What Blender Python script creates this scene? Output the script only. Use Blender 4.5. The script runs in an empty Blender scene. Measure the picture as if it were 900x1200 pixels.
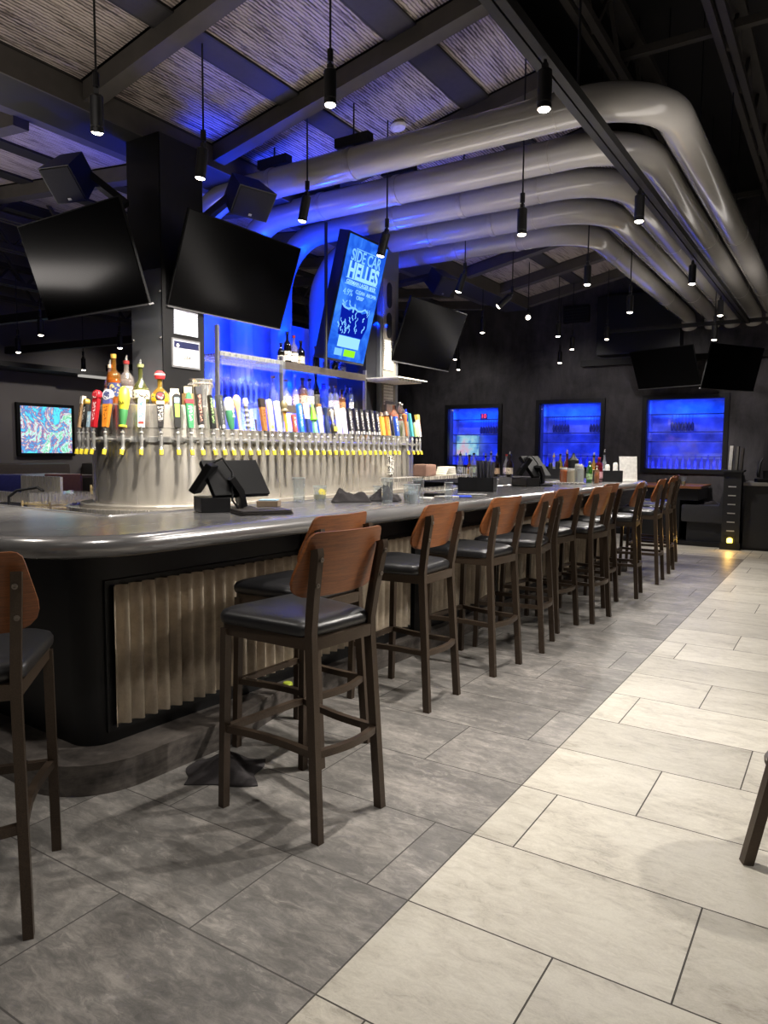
import bpy, bmesh, math, random
from math import sin, cos, pi, radians, sqrt, atan2
from mathutils import Vector, Matrix
random.seed(7)
S = bpy.context.scene
COL = S.collection
for _vl in ('view_settings',):
    S.view_settings.view_transform = 'Standard'
    S.view_settings.look = 'None'
    S.view_settings.gamma = 1.0
    S.view_settings.use_curve_mapping = False
S.cycles.max_bounces = 8
S.cycles.transparent_max_bounces = 24
S.cycles.caustics_reflective = False
S.cycles.caustics_refractive = False
S.cycles.sample_clamp_indirect = 4.0
S.cycles.use_denoising = True

# ------------------------------------------------------------------ mesh helpers
def frame_from(d):
    d = Vector(d).normalized()
    a = Vector((0, 0, 1)) if abs(d.z) < 0.9 else Vector((1, 0, 0))
    u = d.cross(a).normalized(); v = u.cross(d).normalized()
    return u, v

class MB:
    def __init__(self): self.bm = bmesh.new()
    def poly(self, vs, fs):
        b = [self.bm.verts.new(v) for v in vs]
        for f in fs:
            try: self.bm.faces.new([b[i] for i in f])
            except ValueError: pass
        return self
    def box(self, c, s, rz=0.0, bev=0.0, M=None):
        t = bmesh.new()
        bmesh.ops.create_cube(t, size=1)
        for v in t.verts: v.co = Vector((v.co.x * s[0], v.co.y * s[1], v.co.z * s[2]))
        if bev > 0:
            bmesh.ops.bevel(t, geom=list(t.edges), offset=min(bev, min(s) * .45), segments=2, affect='EDGES', profile=.7)
        m = Matrix.Translation(Vector(c)) @ Matrix.Rotation(rz, 4, 'Z')
        if M is not None: m = M @ m
        t.transform(m)
        me = bpy.data.meshes.new('tmp'); t.to_mesh(me); t.free()
        self.bm.from_mesh(me); bpy.data.meshes.remove(me)
        return self
    def bb(self, lo, hi, bev=0.0):
        return self.box([(a + b) / 2 for a, b in zip(lo, hi)], [abs(b - a) for a, b in zip(lo, hi)], 0, bev)
    def tube(self, pts, r, seg=12, cap=True):
        P = [Vector(p) for p in pts]; n = len(P)
        R = r if isinstance(r, (list, tuple)) else [r] * n
        rings = []
        u0 = None
        for i, p in enumerate(P):
            d = (P[min(i + 1, n - 1)] - P[max(i - 1, 0)]).normalized()
            if u0 is None: u, v = frame_from(d)
            else:
                u = (u0 - d * u0.dot(d)).normalized(); v = u.cross(d).normalized()
            u0 = u
            rings.append([self.bm.verts.new(p + u * (R[i] * cos(2 * pi * k / seg)) + v * (R[i] * sin(2 * pi * k / seg))) for k in range(seg)])
        for a, b in zip(rings, rings[1:]):
            for k in range(seg):
                self.bm.faces.new((a[k], a[(k + 1) % seg], b[(k + 1) % seg], b[k]))
        if cap:
            self.bm.faces.new(rings[0]); self.bm.faces.new(rings[-1][::-1])
        return self
    def bar(self, p0, p1, w, h, up=(0, 0, 1)):
        """square bar from p0 to p1, w across, h along up"""
        p0, p1 = Vector(p0), Vector(p1); d = (p1 - p0).normalized()
        x = d.cross(Vector(up))
        x = x.normalized() if x.length > 1e-4 else Vector((1, 0, 0))
        y = x.cross(d).normalized()
        vs = []
        for p in (p0, p1):
            for a, b in ((-1, -1), (1, -1), (1, 1), (-1, 1)): vs.append(p + x * a * w / 2 + y * b * h / 2)
        return self.poly(vs, [(3, 2, 1, 0), (4, 5, 6, 7), (0, 1, 5, 4), (1, 2, 6, 5), (2, 3, 7, 6), (3, 0, 4, 7)])
    def sweep(self, pts, w, h, axis=(1, 0, 0)):
        """rectangular section w (along axis) x h (across) along pts"""
        P = [Vector(p) for p in pts]; ax = Vector(axis); n = len(P); rings = []
        for i, p in enumerate(P):
            d = (P[min(i + 1, n - 1)] - P[max(i - 1, 0)]).normalized()
            nn = ax.cross(d).normalized()
            rings.append([self.bm.verts.new(p + ax * a * w / 2 + nn * b * h / 2) for a, b in ((-1, -1), (1, -1), (1, 1), (-1, 1))])
        for a, b in zip(rings, rings[1:]):
            for k in range(4): self.bm.faces.new((a[k], a[(k + 1) % 4], b[(k + 1) % 4], b[k]))
        self.bm.faces.new(rings[0][::-1]); self.bm.faces.new(rings[-1])
        return self
    def lathe(self, prof, seg=20, c=(0, 0, 0), M=None):
        c = Vector(c); rings = []
        for r, z in prof:
            if r < 1e-6:
                p = Vector((0, 0, z)) + c
                rings.append([self.bm.verts.new(M @ p if M else p)])
            else:
                rg = []
                for k in range(seg):
                    p = Vector((r * cos(2 * pi * k / seg), r * sin(2 * pi * k / seg), z)) + c
                    rg.append(self.bm.verts.new(M @ p if M else p))
                rings.append(rg)
        for a, b in zip(rings, rings[1:]):
            for k in range(seg):
                k2 = (k + 1) % seg
                if len(a) == 1 and len(b) == 1: continue
                if len(a) == 1: self.bm.faces.new((a[0], b[k2], b[k]))
                elif len(b) == 1: self.bm.faces.new((a[k], a[k2], b[0]))
                else: self.bm.faces.new((a[k], a[k2], b[k2], b[k]))
        return self
    def prism(self, out, z0, z1, M=None):
        """extrude an xy outline from z0 to z1"""
        a = [Vector((x, y, z0)) for x, y in out]; b = [Vector((x, y, z1)) for x, y in out]
        if M: a = [M @ v for v in a]; b = [M @ v for v in b]
        n = len(out)
        va = [self.bm.verts.new(v) for v in a]; vb = [self.bm.verts.new(v) for v in b]
        self.bm.faces.new(va[::-1]); self.bm.faces.new(vb)
        for k in range(n): self.bm.faces.new((va[k], va[(k + 1) % n], vb[(k + 1) % n], vb[k]))
        return self
    def build(self, name, mat, parent=None, smooth=35, loc=None, rot=None):
        me = bpy.data.meshes.new(name)
        bmesh.ops.recalc_face_normals(self.bm, faces=list(self.bm.faces))
        self.bm.to_mesh(me); self.bm.free()
        if mat is not None: me.materials.append(mat)
        if smooth:
            for p in me.polygons: p.use_smooth = True
            me.set_sharp_from_angle(angle=radians(smooth))
        o = bpy.data.objects.new(name, me); COL.objects.link(o)
        if parent is not None: o.parent = parent
        if loc is not None: o.location = loc
        if rot is not None: o.rotation_euler = rot
        return o

XZ = Matrix(((1, 0, 0, 0), (0, 0, -1, 0), (0, 1, 0, 0), (0, 0, 0, 1)))   # outline (x,z) extruded along -y

def tag(o, label=None, cat=None, group=None, kind=None):
    if label: o['label'] = label
    if cat: o['category'] = cat
    if group: o['group'] = group
    if kind: o['kind'] = kind
    return o
def empty(name, loc=(0, 0, 0), rot=(0, 0, 0), label=None, cat=None, group=None, kind=None):
    o = bpy.data.objects.new(name, None); COL.objects.link(o)
    o.empty_display_size = .1
    o.location = loc; o.rotation_euler = rot if isinstance(rot, (tuple, list)) else (0, 0, rot)
    return tag(o, label, cat, group, kind)
KIDS = {}
def copy_tree(o, parent=None):
    c = o.copy(); COL.objects.link(c)
    if parent is not None: c.parent = parent
    for ch in list(o.children):
        copy_tree(ch, c)
    return c
def text_obj(s, size, mat, parent, M, name='lettering', ext=0.001, sx=1.0, shear=0.0, bold=0.0):
    cu = bpy.data.curves.new('t', 'FONT'); cu.body = s; cu.size = size; cu.extrude = ext
    cu.align_x = 'CENTER'; cu.align_y = 'CENTER'; cu.resolution_u = 3; cu.shear = shear; cu.offset = bold
    o = bpy.data.objects.new('t', cu); COL.objects.link(o)
    bpy.context.view_layer.update()
    dg = bpy.context.evaluated_depsgraph_get()
    me = bpy.data.meshes.new_from_object(o.evaluated_get(dg))
    COL.objects.unlink(o); bpy.data.objects.remove(o); bpy.data.curves.remove(cu)
    me.transform(Matrix.Diagonal((sx, 1, 1, 1))); me.transform(M)
    me.materials.clear(); me.materials.append(mat); me.name = name
    r = bpy.data.objects.new(name, me); COL.objects.link(r)
    if parent is not None: r.parent = parent
    return r

# ------------------------------------------------------------------ materials
def lin(h):
    h = h.lstrip('#'); c = [int(h[i:i + 2], 16) / 255 for i in (0, 2, 4)]
    return tuple(x / 12.92 if x <= .04045 else ((x + .055) / 1.055) ** 2.4 for x in c) + (1,)
class N:
    def __init__(s, name):
        s.m = bpy.data.materials.new(name); s.m.use_nodes = True
        s.t = s.m.node_tree; s.n = s.t.nodes; s.l = s.t.links; s.n.clear()
        s.out = s.n.new('ShaderNodeOutputMaterial')
    def add(s, ty, **kw):
        x = s.n.new(ty)
        for k, v in kw.items():
            if k == 'inp':
                for a, b in v.items():
                    if hasattr(b, 'is_output') or isinstance(b, bpy.types.NodeSocket): s.l.new(b, x.inputs[a])
                    else: x.inputs[a].default_value = b
            else: setattr(x, k, v)
        return x
    def math(s, op, a, b=0.0, c=None):
        inp = {0: a, 1: b}
        if c is not None: inp[2] = c
        return s.add('ShaderNodeMath', operation=op, inp=inp).outputs[0]
    def mix(s, f, a, b):
        x = s.add('ShaderNodeMix', data_type='RGBA')
        for k, v in ((0, f), (6, a), (7, b)):
            if isinstance(v, bpy.types.NodeSocket): s.l.new(v, x.inputs[k])
            else: x.inputs[k].default_value = v
        return x.outputs[2]
    def ramp(s, fac, stops):
        x = s.add('ShaderNodeValToRGB', inp={0: fac}); e = x.color_ramp.elements
        while len(e) > 2: e.remove(e[-1])
        e[0].position, e[0].color = stops[0]; e[1].position, e[1].color = stops[1]
        for p, c in stops[2:]:
            q = e.new(p); q.color = c
        return x.outputs[0]
    def coord(s, kind='Object', scale=(1, 1, 1)):
        tc = s.add('ShaderNodeTexCoord')
        return s.add('ShaderNodeMapping', inp={0: tc.outputs[kind], 3: scale}).outputs[0]
    def noise(s, vec, scale, detail=4, rough=.55, dist=0.0):
        return s.add('ShaderNodeTexNoise', inp={'Vector': vec, 'Scale': scale, 'Detail': detail, 'Roughness': rough, 'Distortion': dist})
    def bsdf(s, color, rough, metal=0.0, bump=None, bstr=.2, bdist=.01, **kw):
        b = s.add('ShaderNodeBsdfPrincipled')
        for k, v in (('Base Color', color), ('Roughness', rough), ('Metallic', metal)):
            if isinstance(v, bpy.types.NodeSocket): s.l.new(v, b.inputs[k])
            else: b.inputs[k].default_value = v
        for k, v in kw.items(): b.inputs[k.replace('_', ' ')].default_value = v
        if bump is not None:
            bp = s.add('ShaderNodeBump', inp={'Strength': bstr, 'Distance': bdist, 'Height': bump})
            s.l.new(bp.outputs[0], b.inputs['Normal'])
        s.l.new(b.outputs[0], s.out.inputs[0])
        return s.m
_MC = {}
def plain(hexc, rough=.5, metal=0.0, var=.12, scale=30.0, name=None, **kw):
    key = (hexc, rough, metal, var, scale, tuple(kw.items()))
    if key in _MC: return _MC[key]
    g = N(name or 'mat_' + hexc.strip('#')); c = lin(hexc)
    nz = g.noise(g.coord(), scale, 3)
    d = tuple(x * (1 - var) for x in c[:3]) + (1,); u = tuple(min(1, x * (1 + var)) for x in c[:3]) + (1,)
    col = g.ramp(nz.outputs[0], [(.3, d), (.7, u)])
    _MC[key] = g.bsdf(col, rough, metal, **kw); return _MC[key]
def emit(hexc, st, name='glow'):
    key = ('E', hexc, st)
    if key in _MC: return _MC[key]
    g = N(name)
    e = g.add('ShaderNodeEmission', inp={0: lin(hexc), 1: st}); g.l.new(e.outputs[0], g.out.inputs[0])
    _MC[key] = g.m; return g.m
def glass(tint='#ffffff', refl=.12, opac=.12, name='clear glass'):
    key = ('G', tint, refl, opac)
    if key in _MC: return _MC[key]
    g = N(name); c = lin(tint)
    tr = g.add('ShaderNodeBsdfTransparent', inp={0: c})
    gl = g.add('ShaderNodeBsdfGlossy', inp={0: (1, 1, 1, 1), 1: .03})
    df = g.add('ShaderNodeBsdfDiffuse', inp={0: c})
    lw = g.add('ShaderNodeLayerWeight', inp={0: .5})
    f = g.math('ADD', g.math('MULTIPLY', g.math('POWER', lw.outputs[1], 2.4), .9), refl)
    m1 = g.add('ShaderNodeMixShader', inp={0: opac, 1: tr.outputs[0], 2: df.outputs[0]})
    m2 = g.add('ShaderNodeMixShader', inp={0: f, 1: m1.outputs[0], 2: gl.outputs[0]})
    g.l.new(m2.outputs[0], g.out.inputs[0]); _MC[key] = g.m; return g.m

def mat_floor():
    g = N('floor tiles'); tc = g.add('ShaderNodeTexCoord')
    sp = g.add('ShaderNodeSeparateXYZ', inp={0: tc.outputs['Object']}); X, Y = sp.outputs[0], sp.outputs[1]
    T = .4572
    r = g.math('DIVIDE', g.math('SUBTRACT', Y, 1.358), T); row = g.math('FLOOR', r)
    fy = g.math('SUBTRACT', r, row)
    dx = g.math('ABSOLUTE', g.math('SUBTRACT', X, -1.062))
    isw = g.math('MAXIMUM', g.math('GREATER_THAN', X, -1.062), g.math('GREATER_THAN', Y, 10.3))
    off = g.math('ADD', .4572, g.math('MULTIPLY', g.math('MULTIPLY', row, .3048), g.math('SUBTRACT', g.math('MULTIPLY', isw, 2.0), 1.0)))
    u = g.math('DIVIDE', g.math('SUBTRACT', dx, off), 2 * T); cu = g.math('FLOOR', u); fx = g.math('SUBTRACT', u, cu)
    cell = g.add('ShaderNodeCombineXYZ', inp={0: g.math('ADD', cu, g.math('MULTIPLY', isw, 40.0)), 1: row, 2: 0.0})
    wn = g.add('ShaderNodeTexWhiteNoise', noise_dimensions='3D', inp={0: cell.outputs[0]})
    # grout distance in metres
    ey = g.math('MULTIPLY', g.math('MINIMUM', fy, g.math('SUBTRACT', 1.0, fy)), T)
    ex = g.math('MULTIPLY', g.math('MINIMUM', fx, g.math('SUBTRACT', 1.0, fx)), 2 * T)
    e = g.math('MINIMUM', g.math('MINIMUM', ex, ey), dx)
    grout = g.math('LESS_THAN', e, .0026)
    # stone figure, shifted for every tile
    sh = g.add('ShaderNodeVectorMath', operation='MULTIPLY_ADD', inp={0: wn.outputs[1], 1: (37, 37, 37), 2: tc.outputs['Object']})
    vec = g.add('ShaderNodeMapping', inp={0: sh.outputs[0], 3: (1.0, 2.2, 1)}).outputs[0]
    n1 = g.noise(vec, 1.9, 9, .68, .5); n2 = g.noise(vec, 13, 9, .8, .7); n3 = g.noise(vec, 140, 4, .7)
    vein = g.math('ABSOLUTE', g.math('SUBTRACT', g.noise(vec, 1.1, 5, .6, 1.2).outputs[0], .5))
    veinm = g.ramp(vein, [(0.0, (1, 1, 1, 1)), (.014, (0, 0, 0, 1))])
    f = g.math('ADD', g.math('MULTIPLY', n1.outputs[0], .45), g.math('MULTIPLY', n2.outputs[0], .55))
    W = g.ramp(f, [(.38, lin('#958f83')), (.58, lin('#c5c0b3')), (.47, lin('#b5afa2'))])
    G = g.ramp(f, [(.34, lin('#514f4c')), (.64, lin('#a19b94')), (.48, lin('#726f6b'))])
    veinf = g.math('MULTIPLY', g.math('MULTIPLY', veinm, g.math('GREATER_THAN', n2.outputs[0], .52)), .28)
    W = g.mix(veinf, W, lin('#8f8878')); G = g.mix(veinf, G, lin('#b5aea6'))
    c = g.mix(isw, G, W)
    tone = g.math('ADD', .86, g.math('MULTIPLY', wn.outputs[0], .26))
    c = g.add('ShaderNodeVectorMath', operation='SCALE', inp={0: c, 3: tone}).outputs[0]
    sp3 = g.math('ADD', .82, g.math('MULTIPLY', n3.outputs[0], .36))
    c = g.add('ShaderNodeVectorMath', operation='SCALE', inp={0: c, 3: sp3}).outputs[0]
    gc = g.mix(isw, lin('#474441'), lin('#3b3630'))
    c = g.mix(grout, c, gc)
    rg = g.math('ADD', g.math('ADD', .34, g.math('MULTIPLY', n2.outputs[0], .22)), g.math('MULTIPLY', grout, .3))
    h = g.math('SUBTRACT', g.math('MULTIPLY', n2.outputs[0], .4), g.math('MULTIPLY', grout, 1.0))
    return g.bsdf(c, rg, 0, h, .25, .004)
def mat_wood():
    g = N('walnut plywood'); v = g.coord('Object', (3, 3, 60))
    n = g.noise(v, 2.2, 6, .6, .8); n2 = g.noise(g.coord('Object', (20, 20, 260)), 3, 2)
    f = g.math('ADD', g.math('MULTIPLY', n.outputs[0], .7), g.math('MULTIPLY', n2.outputs[0], .3))
    c = g.ramp(f, [(.3, lin('#63371c')), (.7, lin('#a06031'))])
    return g.bsdf(c, .42, 0, f, .08, .002)
def mat_tube():
    g = N('bronze powder coat'); n = g.noise(g.coord(), 300, 2)
    c = g.ramp(n.outputs[0], [(.3, lin('#3d3229')), (.7, lin('#4d4034'))])
    return g.bsdf(c, .38, .35, n.outputs[0], .05, .001)
def mat_vinyl():
    g = N('black vinyl'); n = g.noise(g.coord(), 220, 4); n2 = g.noise(g.coord(), 9, 3)
    return g.bsdf(lin('#1d1d1f'), .36, 0, g.math('ADD', n.outputs[0], g.math('MULTIPLY', n2.outputs[0], 2.0)), .10, .003, Specular_IOR_Level=.8)
def mat_zinc():
    g = N('burnished zinc'); n = g.noise(g.coord('Object', (1, .25, 1)), 3, 6, .65, .6); n2 = g.noise(g.coord('Object', (1, .1, 1)), 26, 4)
    c = g.ramp(n.outputs[0], [(.3, lin('#77767a')), (.7, lin('#a9a7a4'))])
    r = g.math('ADD', .14, g.math('MULTIPLY', n2.outputs[0], .2))
    return g.bsdf(c, r, .62, n2.outputs[0], .02, .002)
def mat_steel(hexc='#cfcac2', r0=.24, r1=.06, sc=(14, 14, .4), metal=.7, bump=.02):
    g = N('brushed steel'); n = g.noise(g.coord('Object', sc), 5, 5, .6)
    r = g.math('ADD', r0, g.math('MULTIPLY', n.outputs[0], r1))
    return g.bsdf(lin(hexc), r, metal, n.outputs[0], bump, .002)
def mat_drum():
    g = N('brushed drum steel'); n = g.noise(g.coord('Object', (5, 5, .06)), 5, 5, .6); n2 = g.noise(g.coord('Object', (1, 1, .5)), 2.5, 4)
    r = g.math('ADD', .17, g.math('MULTIPLY', n.outputs[0], .16))
    c = g.ramp(n2.outputs[0], [(.35, lin('#c6c1b8')), (.65, lin('#ebe6dc'))])
    m = g.bsdf(c, r, .76, n.outputs[0], .02, .002, Anisotropic=.85, Anisotropic_Rotation=.25)
    b = [x for x in g.n if x.type == 'BSDF_PRINCIPLED'][0]
    tg = g.add('ShaderNodeTangent', direction_type='RADIAL', axis='Z'); g.l.new(tg.outputs[0], b.inputs['Tangent'])
    return m
def mat_corr():
    g = N('aged corrugated metal'); n = g.noise(g.coord(), 5, 7, .7, .3); n2 = g.noise(g.coord(), 60, 3)
    c = g.ramp(n.outputs[0], [(.3, lin('#9a8c7b')), (.68, lin('#d2c4ae'))])
    return g.bsdf(c, .5, .45, n2.outputs[0], .1, .002)
def mat_canopy():
    g = N('wavy slat panel'); tc = g.add('ShaderNodeTexCoord')
    mp = g.add('ShaderNodeMapping', inp={0: tc.outputs['Object'], 3: (1, 1, 1)})
    w = g.add('ShaderNodeTexWave', wave_type='BANDS', bands_direction='X', inp={'Vector': mp.outputs[0], 'Scale': 15.0, 'Distortion': 2.0, 'Detail': 2.0, 'Detail Scale': 1.6, 'Detail Roughness': .6})
    st = g.noise(g.coord('Object', (1, .10, 1)), 46, 4, .65)
    stf = g.ramp(st.outputs[0], [(.36, (.25, .25, .25, 1)), (.62, (1.1, 1.1, 1.1, 1))])
    f = g.math('MULTIPLY', g.math('ADD', .25, g.math('MULTIPLY', w.outputs[1], .75)), stf)
    c = g.ramp(f, [(.12, lin('#3a3330')), (.62, lin('#c6bbb3')), (.32, lin('#92867e'))])
    return g.bsdf(c, .5, 0.15, w.outputs[1], .5, .008)
def mat_wall():
    g = N('dark mottled plaster'); n = g.noise(g.coord(), 1.2, 8, .7, .8); n2 = g.noise(g.coord('Object', (1, 1, .3)), 6, 5, .7)
    f = g.math('ADD', g.math('MULTIPLY', n.outputs[0], .6), g.math('MULTIPLY', n2.outputs[0], .4))
    c = g.ramp(f, [(.38, lin('#312f33')), (.62, lin('#5a565a'))])
    return g.bsdf(c, .7, 0, f, .2, .01)
def mat_kerb():
    g = N('kerb tile'); n = g.noise(g.coord('Object', (1, 1, 6)), 3, 7, .68, .5); n2 = g.noise(g.coord(), 30, 4)
    f = g.math('ADD', g.math('MULTIPLY', n.outputs[0], .7), g.math('MULTIPLY', n2.outputs[0], .3))
    c = g.ramp(f, [(.36, lin('#332f2d')), (.64, lin('#6c655f'))])
    return g.bsdf(c, .55, 0, f, .2, .004)
def mat_print(bg, ink, sc=60.0, vert=False, thr=.52, em=0.0):
    """a label panel with lettering too small to read"""
    g = N('printed label'); v = g.coord('Object', (1, 1, 1.0))
    n = g.noise(v, sc, 2, .5); w = g.math('GREATER_THAN', n.outputs[0], thr)
    c = g.mix(w, lin(bg), lin(ink))
    return g.bsdf(c, .45)
def mat_lines(bg, ink, pitch, amt=.5):
    """a sheet with rows of small type"""
    g = N('printed sheet'); tc = g.add('ShaderNodeTexCoord'); sp = g.add('ShaderNodeSeparateXYZ', inp={0: tc.outputs['Object']})
    z = g.math('FRACT', g.math('DIVIDE', sp.outputs[2], pitch))
    row = g.math('LESS_THAN', g.math('ABSOLUTE', g.math('SUBTRACT', z, .5)), .22)
    n = g.noise(g.coord('Object', (60, 60, 3)), 3, 1)
    f = g.math('MULTIPLY', g.math('MULTIPLY', row, g.math('GREATER_THAN', n.outputs[0], .44)), amt)
    return g.bsdf(g.mix(f, lin(bg), lin(ink)), .5)
M = {}
M['floor'] = mat_floor(); M['wood'] = mat_wood(); M['tube'] = mat_tube(); M['vinyl'] = mat_vinyl(); M['zinc'] = mat_zinc()
M['steel'] = mat_steel(); M['drum'] = mat_drum(); M['corr'] = mat_corr(); M['canopy'] = mat_canopy(); M['wall'] = mat_wall(); M['kerb'] = mat_kerb()
M['chrome'] = plain('#dededc', .16, .75, .03, name='chrome')
M['black'] = plain('#101012', .45, name='black paint'); M['blackm'] = plain('#1a1a1c', .5, .3, name='black metal')
M['beam'] = plain('#4a4641', .6, .1, .1, 12, name='grey painted beam'); M['beamdk'] = plain('#1b1a1a', .6, .1, name='dark painted beam')
M['ceil'] = plain('#1d1b1c', .9, 0, .2, 3, name='black ceiling paint')
M['pipe'] = plain('#aca9a4', .2, 0.0, .03, 4, name='glossy grey duct', Coat_Weight=.5, Coat_Roughness=.08)
M['greywall'] = plain('#6d6866', .8, 0, .05, 2, name='grey wall paint')
M['bluewall'] = plain('#c9cde0', .5, 0, .08, 6, name='pale back panel')
M['cabinet'] = plain('#2b2b2d', .5, 0, .08, name='charcoal cabinet')
M['booth'] = plain('#3b3b3e', .45, 0, .08, name='charcoal vinyl')
M['brownbooth'] = plain('#4b433d', .5, 0, .08, name='brown vinyl')
M['glass'] = glass('#fafdff', .05, .035); M['thinglass'] = glass('#f6faff', .03, .0, 'thin stemware'); M['yellow'] = plain('#e8d23c', .4, name='yellow cap')
M['screen'] = plain('#040405', .22, 0, .02, name='switched-off screen', Specular_IOR_Level=.14)
M['bezel'] = plain('#0c0c0d', .6, name='bezel', Specular_IOR_Level=.2); M['greybar'] = plain('#8d8d90', .3, .6, name='grey edge')
M['lamp'] = emit('#fff1dc', 14.0, 'lamp lens')
M['boltm'] = plain('#7d746c', .35, .7, name='dull bolt metal')
M['white'] = plain('#e4e2dc', .5, name='white'); M['cloth'] = plain('#2f2b2c', .9, 0, .15, 80, name='charcoal napkin cloth')
# ------------------------------------------------------------------ camera
cam_d = bpy.data.cameras.new('camera'); cam = bpy.data.objects.new('camera', cam_d); COL.objects.link(cam)
YAW, PIT, ROL = -0.56842841, -0.08547725, 0.00759932
fw = Vector((sin(YAW) * cos(PIT), cos(YAW) * cos(PIT), sin(PIT)))
rt = Vector((cos(YAW), -sin(YAW), 0)); up = rt.cross(fw)
r2 = rt * cos(ROL) + up * sin(ROL); u2 = -rt * sin(ROL) + up * cos(ROL)
cam.matrix_world = Matrix(((r2.x, u2.x, -fw.x, 0), (r2.y, u2.y, -fw.y, 0), (r2.z, u2.z, -fw.z, 1.37), (0, 0, 0, 1)))
cam_d.sensor_fit = 'HORIZONTAL'; cam_d.sensor_width = 36; cam_d.lens = 848.2155 / 900 * 36
cam_d.clip_start = .05; cam_d.clip_end = 100
S.camera = cam

# ------------------------------------------------------------------ room shell
def struct(o, label=None): return tag(o, label, None, None, 'structure')
struct(MB().bb((-11.2, -3, -.1), (3.4, 12.9, 0)).build('floor', M['floor'], smooth=0), 'dark grey and cream stone tile floor')
struct(MB().bb((-11.2, -3.2, 5.2), (3.6, 12.9, 5.3)).build('ceiling', M['ceil'], smooth=0), 'black open ceiling')
struct(MB().bb((-11.2, -3, 0), (-11, 12.9, 5.2)).build('wall_left', M['greywall'], smooth=0), 'grey side wall behind the booths')
struct(MB().bb((3.2, -3, 0), (3.4, 12.9, 5.2)).build('wall_right', M['greywall'], smooth=0))
struct(MB().bb((-11.2, -3.2, 0), (3.4, -3, 5.2)).build('wall_front', M['greywall'], smooth=0))
WIN = [(-6.47, -5.44, 1.1, 2.16), (-4.65, -3.57, 1.1, 2.2), (-2.82, -1.66, 1.1, 2.22)]
wm = MB(); xs = [-11.2] + [v for w in WIN for v in w[:2]] + [3.4]
for i in range(0, len(xs), 2): wm.bb((xs[i], 12.4, 0), (xs[i + 1], 12.6, 5.2))
for x0, x1, z0, z1 in WIN:
    wm.bb((x0, 12.4, 0), (x1, 12.6, z0)); wm.bb((x0, 12.4, z1), (x1, 12.6, 5.2))
struct(wm.build('wall_back', M['wall'], smooth=0), 'dark mottled end wall with three blue display windows')
M['wframe'] = plain('#121113', .5, name='black window frame')
M['dispback'] = plain('#c6cada', .6, 0, .55, 3.5, name='display back panel')
def area(name, loc, target, sx, sy, power, col, parent=None):
    l = bpy.data.lights.new(name, 'AREA'); l.shape = 'RECTANGLE'; l.size = sx; l.size_y = sy; l.energy = power; l.color = col
    o = bpy.data.objects.new(name, l); COL.objects.link(o); o.location = loc
    d = Vector(target) - Vector(loc); o.rotation_euler = d.to_track_quat('-Z', 'Y').to_euler()
    if parent: o.parent = parent
    return o
BLUE = (.0, .032, 1.0)
def stem_glass(mat=None, seg=12, down=True):
    p = [(.034, 0), (.034, .003), (.005, .006), (.004, .085), (.012, .095), (.032, .125), (.036, .15), (.030, .20), (.029, .20), (.034, .15), (.030, .127), (.0, .10)]
    m = MB()
    if down: p = [(r, -z) for r, z in p]
    return m.lathe(p, seg)
for i, (x0, x1, z0, z1) in enumerate(WIN):
    w = struct(empty('window_%d' % (i + 1), ((x0 + x1) / 2, 12.4, (z0 + z1) / 2)),
               ['blue lit display window nearest the tap tower', 'blue lit display window in the middle of the end wall', 'blue lit display window above the booth table'][i])
    hw, hh = (x1 - x0) / 2, (z1 - z0) / 2
    f = MB()
    for a, b in (((-hw - .07, -.03, -hh - .07), (hw + .07, .06, -hh)), ((-hw - .07, -.03, hh), (hw + .07, .06, hh + .07)),
                 ((-hw - .07, -.03, -hh), (-hw, .06, hh)), ((hw, -.03, -hh), (hw + .07, .06, hh))): f.bb(a, b)
    f.build('window_frame', M['wframe'], w, 0)
    MB().bb((-hw, .02, -hh), (hw, .028, hh)).build('pane', M['glass'], w, 0)
    b = MB(); d = .45
    b.bb((-hw - .02, d, -hh - .02), (hw + .02, d + .02, hh + .02)); b.bb((-hw - .02, .2, -hh - .02), (-hw, d, hh + .02)); b.bb((hw, .2, -hh - .02), (hw + .02, d, hh + .02))
    b.bb((-hw, .2, hh), (hw, d, hh + .02)); b.bb((-hw, .2, -hh - .02), (hw, d, -hh))
    b.build('display_back', M['dispback'], w, 0)
    for zz in (.33, .04, -.12, -.36): MB().bb((-hw, .2, zz * 1.0 - .006), (hw, .40, zz + .006)).build('glass_shelf', plain('#0a0c14', .4, name='shelf edge'), w, 0)
    k = 0
    for cl in ([(.22, 7)], [(-.22, 6), (.42, 5)], [(-.05, 7)])[i]:
        for q in range(cl[1]):
            g_ = MB(); xx = cl[0] + (q - cl[1] / 2) * .052
            g_.lathe([(r * .8, z * 1.35) for r, z in [(.03, 0), (.004, -.004), (.003, -.09), (.03, -.12), (.034, -.15), (.026, -.2), (0, -.2)]], 10, (xx, .28, .33))
            g_.build('hanging_stem_glass', plain('#141a30', .3, name='dark glass silhouette'), w)
    for sx in range(int(6 + 3 * i)):
        xx = -hw * .9 + sx * (2 * hw * .9) / (5 + 3 * i)
        MB().lathe([(.03, 0), (.03, .12), (.012, .15), (.011, .2 + .03 * (sx % 2)), (0, .2 + .03 * (sx % 2))], 10, (xx, .3, -hh + .001)).build('display_bottle', glass('#8fa8ff', .1, .35, 'display bottle glass'), w)
    area('display_light', ((x0 + x1) / 2, 12.44, (z0 + z1) / 2), ((x0 + x1) / 2, 12.9, (z0 + z1) / 2), x1 - x0, z1 - z0, 13, BLUE)
    area('display_light', ((x0 + x1) / 2, 12.62, z1 - .03), ((x0 + x1) / 2, 12.75, z0), (x1 - x0) * .9, .06, 6, (.0, .08, 1))
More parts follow.
